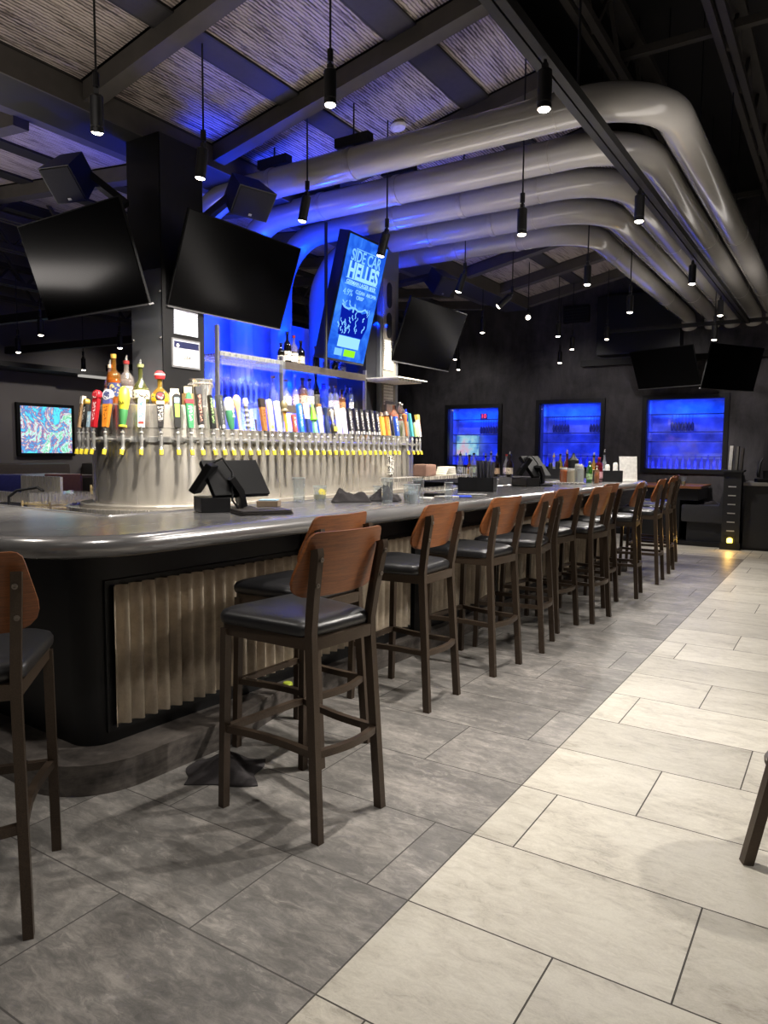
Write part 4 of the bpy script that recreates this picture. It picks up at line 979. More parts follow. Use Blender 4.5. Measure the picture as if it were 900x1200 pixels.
# ------------------------------------------------------------------ blue lit back bar over the tower
bb = empty('back_bar', (0, 0, 0), 0, 'blue lit back bar with steel shelves standing on the tap tower', 'back bar')
MB().bb((-4.86, 4.2, 1.51), (-4.82, 7.0, 2.62)).build('back_panel', M['bluewall'], bb, 0)
for y in (3.74, 4.43, 5.60): MB().bb((-3.815, y - .010, 1.655 if y < 4 else 1.507), (-3.785, y + .010, 2.24 if y < 4 else 2.1)).build('post', plain('#77777c', .35, .6), bb, 0)
MB().tube([(-3.74, 4.93, 2.06), (-3.74, 4.93, 3.24)], .014, 10).build('pole', M['black'], bb)
sh1 = MB().bb((-4.12, 4.43, 1.705), (-3.80, 5.62, 1.715)).build('shelf', M['steel'], bb, 0)
MB().bb((-3.80, 4.43, 1.66), (-3.785, 5.62, 1.72)).build('shelf_edge', plain('#6b625c', .4, .6), sh1, 0)
MB().bb((-4.12, 4.1, 1.70), (-3.80, 4.42, 1.715)).build('shelf', M['glass'], bb, 0)
sh2 = MB().bb((-4.12, 4.43, 2.045), (-3.80, 5.62, 2.055)).build('shelf', M['steel'], bb, 0)
MB().bb((-3.80, 4.43, 2.0), (-3.785, 5.62, 2.06)).build('shelf_edge', plain('#5b5450', .4, .6), sh2, 0)
rk = MB()
for k in range(11): rk.bb((-4.15, 3.78 + k * .062, 2.04), (-3.78, 3.792 + k * .062, 2.052))
rk.bb((-3.79, 3.75, 2.03), (-3.78, 4.43, 2.06)); rk.bb((-4.15, 3.75, 2.03), (-4.14, 4.43, 2.06)); rk.build('stemware_rack', M['steel'], bb, 0)
MB().bb((-3.775, 3.75, 1.965), (-3.765, 4.44, 2.06)).build('acrylic_guard', M['glass'], bb, 0)
rk2 = MB()
for k in range(9): rk2.bb((-3.80, 5.62 + k * .05, 2.0), (-3.45, 5.645 + k * .05, 2.02))
rk2.bb((-3.82, 5.6, 2.02), (-3.43, 6.12, 2.03)); rk2.build('slatted_rack', M['white'], bb, 0)
gproto = None
for r_ in range(3):
    for k in range(10):
        loc = (-3.84 - r_ * .11, 3.811 + k * .062, 2.0385)
        if gproto is None:
            g_ = empty('stem_glass', loc); o_ = stem_glass().build('glass_bowl', M['thinglass'], g_, 50); o_.data.transform(Matrix.Diagonal((.92, .92, 1.5, 1))); gproto = g_
        else: g_ = copy_tree(gproto); g_.location = loc
        tag(g_, 'clear stemmed glass hanging upside down under the blue lit rack', 'glass', 'stemmed glasses hanging from the back bar rack')
G1, G2 = 'bottles on the upper back bar shelf', 'bottles on the lower back bar shelf'
for y, h, r, k, c, l, lb, cp, lab in [
    (4.60, .17, .032, 'std', '#3a3428', '#2a2014', '#d8d4c4', '#141414', 'dark bottle with cream label, leftmost on the upper back bar shelf'),
    (4.68, .27, .034, 'std', '#2c2824', '#1c1410', '#e6ddcc', '#141414', 'tall dark bottle with white oval label, second on the upper back bar shelf'),
    (4.765, .25, .034, 'std', '#e0dcd8', '#402818', '#eeeae4', '#b02c2c', 'bottle with white label and red cap, third on the upper back bar shelf'),
    (4.855, .22, .034, 'std', '#2c2620', '#1c1410', '#cfc4a8', '#141414', 'dark bottle with beige label, fourth on the upper back bar shelf'),
    (5.06, .20, .034, 'tall', '#4a3020', '#54301a', None, '#8a2c20', 'brown bottle beside the black pole on the upper back bar shelf'),
    (5.21, .16, .034, 'std', '#8fa0d0', '#24346a', None, '#1c1c24', 'blue tinted bottle left of the menu screen bottom on the upper shelf'),
    (5.33, .15, .036, 'square', '#1c1c20', '#101014', None, '#101010', 'black square bottle under the menu screen on the upper shelf'),
    (5.45, .15, .034, 'std', '#9fb0e0', '#3a4a80', '#c8ccd8', '#202028', 'pale blue bottle at the right end of the upper back bar shelf')]:
    bottle('spirit_bottle', (-3.95, y, 2.0565), h, r, k, c, l, lb, cp, False, lab, G1)
for y, h, r, k, c, l, lb, cp, lab in [
    (4.50, .235, .046, 'round', '#e8eef4', None, None, '#c09a70', 'clear round bottle with wooden stopper, leftmost on the lower back bar shelf'),
    (4.66, .22, .048, 'round', '#e8eef4', None, '#eef0f2', '#c0a080', 'clear round bottle with white oval label on the lower back bar shelf'),
    (4.78, .27, .032, 'round', '#e6e2ea', None, '#e0c8d0', '#f0f0f0', 'slim necked bottle with white neck and pink label on the lower shelf'),
    (4.875, .25, .044, 'std', '#caa894', '#a87454', '#b89888', '#4a4a4a', 'amber bottle with textured glass on the lower back bar shelf'),
    (4.972, .25, .042, 'square', '#dfe6ee', None, '#c8c8cc', '#303030', 'square clear bottle left of the tall black bottle on the lower shelf'),
    (5.06, .30, .036, 'tall', '#141414', '#0c0c0c', '#3a3a34', '#101010', 'tall black bottle in the middle of the lower back bar shelf'),
    (5.17, .23, .048, 'slim', '#5f86e8', '#3c62c8', None, '#4060c0', 'wide bright blue bottle on the lower back bar shelf'),
    (5.265, .21, .036, 'std', '#dfe6f4', None, '#a8a8c0', '#d0d0d0', 'clear bottle with grey label right of the wide blue bottle'),
    (5.345, .22, .036, 'std', '#dfe6f4', None, '#b8a8c0', '#c88a50', 'clear bottle with copper stopper on the lower back bar shelf'),
    (5.44, .20, .040, 'square', '#c89870', '#a0704c', '#a8784c', '#202020', 'amber square bottle near the right end of the lower shelf'),
    (5.515, .24, .030, 'slim', '#2c4cc0', '#1c2c90', None, '#16205c', 'dark blue slim bottle, second from the right end of the lower shelf'),
    (5.585, .22, .032, 'slim', '#c8d6f4', None, '#e6eaf4', '#d0d8e8', 'clear slim bottle at the right end of the lower back bar shelf')]:
    bottle('spirit_bottle', (-3.95, y, 1.716), h, r, k, c, l, lb, cp, False, lab, G2)
# blue lamps of the back bar: strips under each shelf, along the foot, and up lights on the canopy
area('blue_strip', (-4.2, 4.9, 2.56), (-4.86, 5.2, 2.0), 2.2, .05, 26, BLUE)
area('blue_strip', (-4.45, 4.9, 1.55), (-4.76, 4.9, 2.3), 2.2, .05, 40, BLUE)
area('blue_strip', (-4.45, 4.9, 2.0), (-4.76, 4.9, 1.6), 2.2, .05, 14, BLUE)
for y in (3.95, 4.6, 5.15, 5.7, 6.2): spot('blue_uplight', (-4.22, y, 1.7), 120, 110, BLUE, (-4.1, y + .1, 3.4), None, 1.0, .06)
for y in (4.7, 5.8): spot('blue_uplight', (-3.75, y, 2.62), 45, 130, BLUE, (-3.3, y, 3.6), None, 1.0, .08)
for y in (4.27, 4.87, 5.41, 6.0): spot('shelf_lamp', (-4.2, y, 1.64), 14, 100, (.9, .95, 1), (-4.64, y, 1.56), None, 1.0, .03)
for y in (4.5, 4.9, 5.3): spot('shelf_lamp', (-3.84, y, 1.65), 4, 120, (1, .97, .93), (-3.80, y, 1.4), None, 1.0, .03)
# ------------------------------------------------------------------ televisions, menu screen, speakers
def tv(loc, yaw, tilt, lab, w=1.11, h=.63, arm=.34, armto=None, grp='black televisions'):
    t = empty('television', loc, (radians(tilt), 0, radians(yaw)), lab, 'television', grp)
    m = MB().bb((-w / 2, 0, -h / 2), (w / 2, .018, h / 2), .004); m.bb((-w * .36, .015, -h * .38), (w * .36, .07, h * .2), .01); m.build('bezel', M['bezel'], t, 30)
    MB().bb((-w / 2 + .008, -.002, -h / 2 + .014), (w / 2 - .008, .002, h / 2 - .008)).build('screen', M['screen'], t, 0)
    MB().bb((-w / 2, -.004, -h / 2 - .003), (w / 2, .034, -h / 2 + .006)).build('edge_strip', M['greybar'], t, 0)
    inv = (Matrix.Translation(Vector(loc)) @ Matrix.Rotation(radians(yaw), 4, 'Z') @ Matrix.Rotation(radians(tilt), 4, 'X')).inverted()
    m = MB(); e = inv @ Vector(armto) if armto else Vector((0, arm, 0))
    m.bar((0, .06, 0), e, .06, .05); m.bb((-.18, .065, -.12), (.18, .085, .12)); m.build('mount_arm', M['blackm'], t, 0)
    return t
tv((-4.251, 2.983, 2.556), -1.8, 19, 'black switched-off television facing the viewer, left of the near column', armto=(-4.05, 3.2, 2.75))
tv((-3.713, 3.879, 2.60), 89.3, 20.3, 'large black television right of the near column above the certificate', armto=(-3.9, 3.68, 2.85))
tv((-3.612, 6.514, 2.516), 88.2, 20.6, 'black television beyond the menu screen past the far column', armto=(-3.95, 6.08, 2.75))
tv((-2.46, 11.85, 2.66), -24, 24, 'black television above the right display window, on the left of two', armto=(-2.46, 12.35, 2.7))
tv((-1.44, 11.42, 2.565), 59.5, 13.6, 'black television near the right edge of the end wall', armto=(-1.9, 12.2, 2.7))

def speaker(loc, yaw, tilt, w, h, d, lab, armto):
    t = empty('loudspeaker', loc, (radians(tilt), 0, radians(yaw)), lab, 'speaker', 'black loudspeakers above the bar')
    m = MB(); m.poly([(-w / 2, 0, -h / 2), (w / 2, 0, -h / 2), (w / 2, 0, h / 2), (-w / 2, 0, h / 2), (-w * .36, d, -h * .42), (w * .36, d, -h * .42), (w * .36, d, h * .42), (-w * .36, d, h * .42)],
           [(0, 1, 2, 3), (7, 6, 5, 4), (0, 4, 5, 1), (1, 5, 6, 2), (2, 6, 7, 3), (3, 7, 4, 0)]); m.build('cabinet', M['black'], t, 0)
    MB().bb((-w / 2 + .008, -.006, -h / 2 + .008), (w / 2 - .008, .002, h / 2 - .008), .004).build('grille', plain('#232323', .8, .2, .4, 400, name='speaker grille'), t, 0)
    MB().bb((-.012, -.009, -h / 2 + .02), (.012, -.005, -h / 2 + .035)).build('badge', M['greybar'], t, 0)
    inv = (Matrix.Translation(Vector(loc)) @ Matrix.Rotation(radians(yaw), 4, 'Z') @ Matrix.Rotation(radians(tilt), 4, 'X')).inverted()
    MB().bar((0, d, 0), inv @ Vector(armto), .05, .05).build('mount_arm', M['blackm'], t, 0)
speaker((-4.29, 2.90, 3.03), 15, 46, .235, .235, .22, 'black loudspeaker above the left television', (-4.06, 3.2, 2.95))
speaker((-3.60, 3.91, 3.08), 75, 42, .30, .215, .22, 'black loudspeaker above the large television right of the near column', (-3.86, 3.68, 2.95))
speaker((-3.53, 6.66, 3.02), 76, 40, .245, .20, .22, 'blue lit loudspeaker above the far television past the menu screen', (-3.95, 6.1, 2.95))

mw, mh = .58, 1.02
ms = empty('menu_screen', (-3.67, 5.29, 2.65), (radians(14.7), 0, radians(90.8)), 'tall blue lit menu screen reading HELLES, hanging over the back bar', 'screen')
MB().bb((-mw / 2 - .02, .006, -mh / 2 - .02), (mw / 2 + .02, .11, mh / 2 + .02), .008).build('housing', plain('#0a0c18', .4, name='navy black housing'), ms, 0)
def mscreen():
    g = N('menu picture'); n = g.noise(g.coord('Object', (1, 1, 1)), 3.2, 5, .6, 1.5); r = g.ramp(n.outputs[0], [(.40, lin('#1d55d2')), (.62, lin('#3f86f2')), (.5, lin('#2a6ae4'))])
    e = g.add('ShaderNodeEmission', inp={0: r, 1: .95}); g.l.new(e.outputs[0], g.out.inputs[0]); return g.m
MB().bb((-mw / 2, -.002, -mh / 2), (mw / 2, .006, mh / 2)).build('display', mscreen(), ms, 0)
MT = lambda x, z, y=-.004: Matrix.Translation((x, y, z)) @ Matrix.Rotation(pi / 2, 4, 'X')
lt = emit('#76b8ff', 1.05, 'pale blue letters'); lt2 = emit('#8cc6ff', 1.15, 'bright letters'); dk = emit('#0a1fae', .7, 'dark blue artwork')
text_obj('SIDE CAR', .105, lt, ms, MT(0, .355) @ Matrix.Diagonal((1.02, 1.25, 1, 1)), bold=.0015)
text_obj('HELLES', .135, lt2, ms, MT(0, .232) @ Matrix.Diagonal((1.08, 1.35, 1, 1)), bold=.005)
text_obj('GERMAN LAGER BEER', .046, lt2, ms, MT(.0, .140), bold=.0008)
text_obj('4.9%', .075, lt, ms, MT(-.17, .055))
text_obj('CLEAN  AROMA', .045, lt2, ms, MT(.10, .078)); text_obj('CRISP', .045, lt2, ms, MT(.02, .032))
m = MB()
for z in (.412, .168, .118): m.bb((-.17 if z > .4 else -.24, -.004, z), (.17 if z > .4 else .24, -.002, z + .006))
m.build('rule_line', lt, ms, 0)
# generic raised glasses artwork: wavy pale shapes over dark blue patches
m = MB(); random.seed(11)
m.prism([(-.19, -.30), (.17, -.30), (.22, -.2), (.2, -.06), (.1, -.09), (0, -.05), (-.1, -.09), (-.22, -.04), (-.2, -.2)], .002, .004, XZ); m.build('dark_artwork', dk, ms, 0)
m = MB()
for k in range(26):
    x, z = random.uniform(-.2, .2), random.uniform(-.29, -.06); a0 = random.uniform(.9, 2.2); L = random.uniform(.03, .075)
    P = [Vector((x + L * q / 5 * cos(a0) + .008 * sin(q * 1.7 + k), -.006, z + L * q / 5 * sin(a0))) for q in range(6)]
    m.sweep(P, .001, random.uniform(.006, .014), (0, 1, 0))
P = [Vector((-.22 + .05 * q, -.007, -.045 - .03 * abs(sin(q * .9)))) for q in range(9)]; m.sweep(P, .001, .016, (0, 1, 0))
m.build('pale_artwork', lt, ms, 0)
MB().bb((-.17, -.008, -.40), (.15, -.004, -.305)).build('pale_block', lt2, ms, 0)
MB().bb((-.19, -.006, -.475), (-.08, -.003, -.415)).build('pale_block', lt, ms, 0)
MB().bb((-.05, -.006, -.475), (.12, -.003, -.415)).build('green_block', emit('#8fe02a', 1.0, 'lime'), ms, 0)

# ------------------------------------------------------------------ point of sale terminals
def pos(loc, rz, lab, s=1.0):
    t = empty('sales_terminal', loc, rz, lab, 'cash register', 'sales terminals on the bar')
    bk = M['blackm']
    MB().bb((-.17 * s, -.09 * s, 0), (-.02 * s, .10 * s, .075 * s), .006).build('receipt_printer', bk, t, 0)
    m = MB(); m.sweep([(.06 * s, .0, .022), (.04 * s, -.02 * s, .1 * s), (-.01 * s, -.03 * s, .17 * s)], .12 * s, .03 * s, (0, 1, 0)); m.bb((-.02 * s, -.1 * s, 0), (.13 * s, .1 * s, .015 * s)); m.build('stand', bk, t, 0)
    A = Matrix.Translation((.03 * s, .02 * s, .165 * s)) @ Matrix.Rotation(radians(18), 4, 'Z') @ Matrix.Rotation(radians(-38), 4, 'X')
    MB().box((0, 0, 0), (.33 * s, .03 * s, .22 * s), 0, .006, A).build('touch_screen', M['bezel'], t, 0)
    B_ = Matrix.Translation((-.14 * s, -.02 * s, .17 * s)) @ Matrix.Rotation(radians(-30), 4, 'Z') @ Matrix.Rotation(radians(34), 4, 'Y')
    c = MB().box((0, 0, 0), (.035 * s, .12 * s, .17 * s), 0, .01, B_).build('customer_display', M['bezel'], t, 0)
    MB().box((-.019 * s, 0, .0), (.003, .05 * s, .04 * s), 0, 0, B_).build('display_label', M['greybar'], c, 0)
    MB().tube([(-.1 * s, .02 * s, .24 * s), (-.04 * s, 0, .27 * s), (0, -.04 * s, .2 * s), (-.01 * s, -.08 * s, .06 * s), (.03 * s, -.06 * s, .01)], .006 * s, 8).build('cable', M['black'], t)
    return t
ZB = 1.051
pos((-2.68, 2.72, ZB), radians(58), 'black sales terminal with printer standing on the bar before the tap tower drum')
pos((-2.425, 6.35, ZB), radians(66), 'black sales terminal far along the bar before the end wall windows', 1.05)

# ------------------------------------------------------------------ glasses and small things on the bar top
def tumbler(loc, h, r, lab, ice=False, liquid=None, grp='drinking glasses on the bar top', lemon=False, straw=False, taper=.86):
    t = empty('drinking_glass', loc, random.uniform(0, 6), lab, 'glass', grp)
    MB().lathe([(0, 0), (r * taper, 0), (r, h), (r * .94, h), (r * taper * .92, .012), (0, .010)], 24).build('tumbler', M['glass'], t, 40)
    MB().lathe([(r * .93, h - .003), (r * 1.01, h - .002), (r * 1.01, h), (r * .93, h)], 24).build('rim', plain('#e8eef0', .1, 0, .02, name='rim highlight'), t, 50)  # opaque white ring paints the bright highlight along the rim
    MB().lathe([(0, .001), (r * taper * .97, .001), (r * taper * .99, .014), (0, .012)], 20).build('glass_foot', glass('#f6f8fa', .15, .3, 'thick glass'), t, 40)
    if liquid: MB().lathe([(0, .015), (r * taper * .9, .013), (r * .9, h * .45), (0, h * .45)], 20).build('liquid', glass(liquid, .08, .35), t, 50)
    if ice:
        m = MB()
        for q in range(6): m.box((random.uniform(-.4, .4) * r, random.uniform(-.4, .4) * r, .02 + h * .4 * random.random()), (.022, .022, .02), random.random(), .003)
        m.build('ice', glass('#f4f8fa', .14, .4, 'ice'), t, 0)
    if lemon: MB().lathe([(0, -.006), (.024, -.006), (.027, 0), (.024, .006), (0, .006)], 14, (0, 0, 0), Matrix.Translation((.02, 0, h * .55)) @ Matrix.Rotation(1.2, 4, 'X')).build('lemon_slice', plain('#e8d040', .5), t)
    if straw: MB().tube([(0, 0, .02), (r * .9, 0, h * 1.12)], .003, 6).build('straw', M['black'], t)
    return t
tumbler((-2.80, 3.42, ZB), .148, .040, 'tall clear glass nearest the sales terminal on the near half of the bar')
tumbler((-2.74, 3.55, ZB), .095, .044, 'short glass with a lemon slice beside the tall glass', lemon=True, liquid='#f0eed8', ice=True)
tumbler((-2.56, 3.93, ZB), .085, .030, 'small empty glass left of the tall glass beyond the napkins')
tumbler((-2.36, 3.73, ZB), .15, .038, 'tall clear glass beyond the dark napkins')
tumbler((-2.29, 3.985, ZB), .14, .040, 'tall glass with black straw behind the two icy glasses', straw=True)
tumbler((-2.27, 3.85, ZB), .11, .042, 'icy short glass, left of two close to the bar edge', ice=True, liquid='#e4e8e8')
tumbler((-2.205, 3.78, ZB), .115, .042, 'icy short glass, right of two close to the bar edge', ice=True, liquid='#e8ecec')
tumbler((-2.22, 4.27, ZB), .11, .030, 'slim glass beside the white coasters')
tumbler((-2.40, 5.40, ZB), .095, .042, 'short empty glass right of the black menu caddy', taper=.72)
for q, (dx, dy, dz, s) in enumerate(((0, 0, 0, .9), (.05, .06, 0, 1.0))):
    t = tag(MB().bb((-.06 * s, -.06 * s, 0), (.06 * s, .06 * s, .010), .003).build('coaster', M['white'] if q == 0 else plain('#d8d4cc', .6), None, 0, (-2.34 + dx, 4.16 + dy * 1.6 + .12 * q, ZB)), ['white square coaster beyond the icy glasses on the bar', 'second white coaster beyond, beside the slim glass'][q], 'coaster', 'coasters on the bar'); t.rotation_euler.z = .3 + q
t = tag(MB().bb((-.07, -.05, 0), (.07, .05, .022), .004).build('check_folder', M['black'], None, 0, (-2.42, 4.42, ZB)), 'black bill folder behind the coasters on the bar', 'bill folder')
t = tag(MB().bb((-.07, -.07, 0), (.07, .07, .006), .002).build('paper_napkin', plain('#3a5ae0', .8), None, 0, (-2.25, 4.52, ZB)), 'blue paper napkin on the bar beyond the slim glass', 'napkin'); t.rotation_euler.z = .5
t = tag(MB().tube([(-2.36, 4.68, ZB + .006), (-2.16, 4.74, ZB + .006)], .005, 8).build('drinking_straw', M['white'], None), 'white straw lying on the bar before the menu caddy', 'straw')
# napkins, papers
def rumple(loc, sx, sy, h, mat, name, lab, cat, seed, rz=0.0, grp=None, n=30, ridge=5.0):
    random.seed(seed); m = MB(); g_ = []; ph = [random.uniform(0, 6) for _ in range(6)]
    def zz(u, v):
        r = max(0, 1 - (u * u) ** 1.5) * max(0, 1 - (v * v) ** 1.5)
        w = .8 * u + .55 * v + .35 * sin(2.2 * v + ph[1])
        return .005 + h * r * (.34 + .66 * (1 - abs(sin(ridge * .55 * w + ph[0]))) ** 1.3 + .22 * (1 - abs(sin(ridge * .9 * (v - .4 * u) + ph[2]))) + .05 * sin(9 * u + 7 * v))
    for lay in (1, 0):
        rows = []
        for j in range(n + 1):
            row = []
            for i in range(n + 1):
                u, v = 2 * i / n - 1, 2 * j / n - 1
                sh = 1 + .09 * sin(3 * atan2(v, u) + ph[3]) + .05 * sin(5 * atan2(v, u) + ph[4])
                row.append(m.bm.verts.new((u * sx / 2 * sh, v * sy / 2 * sh, zz(u, v) if lay else 0)))
            rows.append(row)
        g_.append(rows)
        for j in range(n):
            for i in range(n):
                q = (rows[j][i], rows[j][i + 1], rows[j + 1][i + 1], rows[j + 1][i]); m.bm.faces.new(q if lay else q[::-1])
    for k in range(n):
        for a, b in (((0, k), (0, k + 1)), ((n, k), (n, k + 1)), ((k, 0), (k + 1, 0)), ((k, n), (k + 1, n))):
            m.bm.faces.new((g_[0][a[0]][a[1]], g_[0][b[0]][b[1]], g_[1][b[0]][b[1]], g_[1][a[0]][a[1]]))
    return tag(m.build(name, mat, None, 50, loc, (0, 0, rz)), lab, cat, grp)
rumple((-2.565, 3.625, ZB), .22, .13, .085, M['cloth'], 'cloth_napkin', 'rumpled charcoal napkin, left of two heaped on the bar', 'napkin', 3, .9, 'charcoal cloth napkins')
rumple((-2.45, 3.835, ZB), .19, .12, .085, M['cloth'], 'cloth_napkin', 'rumpled charcoal napkin, right of two heaped on the bar', 'napkin', 5, .5, 'charcoal cloth napkins')
t = empty('side_plate', (-2.71, 3.83, ZB), 0, 'small cream plate with lemon peel behind the charcoal napkins', 'plate')
MB().lathe([(0, 0), (.06, 0), (.085, .014), (.083, .017), (.058, .005), (0, .004)], 24).build('plate', M['white'], t, 50)
MB().lathe([(0, .006), (.03, .006), (.034, .02), (.02, .034), (0, .036)], 14).build('lemon_peel', plain('#e6cf3c', .5), t, 50)
m = MB()
for k, s in enumerate((1, .97, .94)): m.box((0, 0, .004 + .007 * k), (.19 * s, .27 * s, .005), .03 * k, .002)
tag(m.build('bill_presenter', plain('#2a2523', .5, 0, .1, 50, name='dark leatherette'), None, 0, (-2.44, 2.69, ZB), (0, 0, -.55)), 'dark folder of papers lying on the bar before the sales terminal', 'folder')
t = empty('business_card_box', (-2.72, 3.06, ZB), .5, 'small low box of cards with blue top card beside the sales terminal', 'box')
MB().bb((-.06, -.045, 0), (.06, .045, .032), .003).build('box', plain('#8d7a66', .5), t, 0); MB().bb((-.05, -.038, .032), (.05, .038, .038)).build('card', plain('#9cc4e0', .5), t, 0)
rumple((-2.16, 2.14, 0), .30, .24, .075, M['cloth'], 'cloth_napkin', 'dropped charcoal napkin on the floor beside the nearest complete stool', 'napkin', 9, .6, 'charcoal cloth napkins', ridge=3.4)
tag(MB().lathe([(0, 0), (.022, 0), (.028, .012), (.022, .024), (0, .026)], 14).build('lime_wedge', plain('#a9b83a', .5), None, 50, (-2.42, 2.86, .127)), 'yellow green lime piece lying on the kerb behind the stools', 'lime')

# menu caddy
t = empty('menu_caddy', (-2.46, 5.22, ZB), .25, 'black caddy holding upright menus on the bar', 'caddy')
m = MB()
for lo, hi in (((-.14, -.08, 0), (.14, .08, .01)), ((-.14, -.08, 0), (.14, -.07, .11)), ((-.14, .07, 0), (.14, .08, .11)), ((-.14, -.08, 0), (-.13, .08, .11)), ((.13, -.08, 0), (.14, .08, .11)), ((0, -.08, 0), (.01, .08, .11))): m.bb(lo, hi)
m.build('tray', M['blackm'], t, 0)
for k in range(5): MB().box((.02 + .022 * k, 0, .13), (.008, .12, .22), 0, 0, Matrix.Rotation(radians(2 * k - 4), 4, 'Y')).build('menu_card', plain(['#2c2c30', '#3c3c40', '#222226', '#55555a', '#2c2c30'][k], .4), t, 0)
m = MB(); random.seed(4)
for k in range(10): m.tube([(-.11 + .012 * k, random.uniform(-.04, .04), .02), (-.11 + .013 * k, random.uniform(-.05, .05), .19)], .004, 6)
m.build('straws', M['white'], t)

# service station with a lit glass rack behind the bar
t = empty('service_station', (-3.18, 5.95, 0), 0, 'stainless service station with raised shelf behind the middle of the bar', 'counter')
MB().bb((-.20, -.75, 0), (.20, .75, .90)).build('cabinet', M['steel'], t, 0); MB().bb((-.20, -.75, 1.10), (-.04, .75, 1.13)).build('shelf', M['steel'], t, 0)
for y in (-.7, .7): MB().bb((-.14, y - .02, .9), (-.10, y + .02, 1.10)).build('shelf_post', M['steel'], t, 0)
def glass_rack(loc, nx, ny, lab, glab, grp, h=.12, r=.034, rz=0):
    t = empty('glass_rack', loc, rz, lab, 'rack')
    w, d = nx * .082 + .02, ny * .082 + .02; m = MB()
    m.bb((-w / 2, -d / 2, 0), (w / 2, d / 2, .012))
    for z in (.012, .045):
        for lo, hi in (((-w / 2, -d / 2, z), (w / 2, -d / 2 + .008, z + .012)), ((-w / 2, d / 2 - .008, z), (w / 2, d / 2, z + .012)), ((-w / 2, -d / 2, z), (-w / 2 + .008, d / 2, z + .012)), ((w / 2 - .008, -d / 2, z), (w / 2, d / 2, z + .012))): m.bb(lo, hi)
    for a in (-1, 1):
        for b in (-1, 1): m.bb((a * w / 2 - .006, b * d / 2 - .006, 0), (a * w / 2 + .006, b * d / 2 + .006, .072))
    m.build('crate', plain('#b9a67a', .5, 0, .1, name='tan plastic'), t, 0)
    global tumb
    for i in range(nx):
        for j in range(ny):
            p = Vector(loc) + Matrix.Rotation(rz, 3, 'Z') @ Vector((-w / 2 + .05 + i * .082, -d / 2 + .05 + j * .082, .013))
            if tumb is None:
                g_ = empty('bar_glass', p); MB().lathe([(r * 1.0, 0), (r * .82, h), (0, h), (0, h - .008), (r * .76, h - .008), (r * .94, 0)], 14).build('tumbler', glass('#ffffff', .05, .03, 'washed glass'), g_, 40); tumb = g_
            else: g_ = copy_tree(tumb); g_.location = p
            tag(g_, glab, 'glass', grp)
    return t
tumb = None
glass_rack((-3.16, 6.05, .901), 3, 8, 'tan rack of washed glasses on the service station behind the middle of the bar', 'upturned washed glass in the rack behind the middle of the bar', 'washed glasses on the service station')
spot('rack_lamp', (-3.0, 6.0, 1.6), 20, 80, (1, .9, .68), (-3.16, 6.0, .9))
m = MB()
for k in range(4): m.box((.004 * k, -.003 * k, .012 + .02 * k), (.12, .22 - .01 * k, .02), .04 * k, .008)
tag(m.build('bar_towel', plain('#e2ded4', .9, 0, .06, 60), None, 30, (-3.30, 6.28, 1.131)), 'pile of folded white bar towels on the service station shelf', 'towel')
tag(MB().bb((-.07, -.10, 0), (.07, .10, .11), .02).build('leather_case', plain('#6b5148', .6), None, 0, (-3.30, 5.86, 1.131)), 'brown leather case beside the white towels on the service station shelf', 'case')
tag(MB().bb((-.09, -.10, 0), (.09, .10, .075), .01).build('plastic_tray', M['black'], None, 0, (-3.06, 5.52, .901)), 'black plastic tray left of the lit glass rack', 'tray')

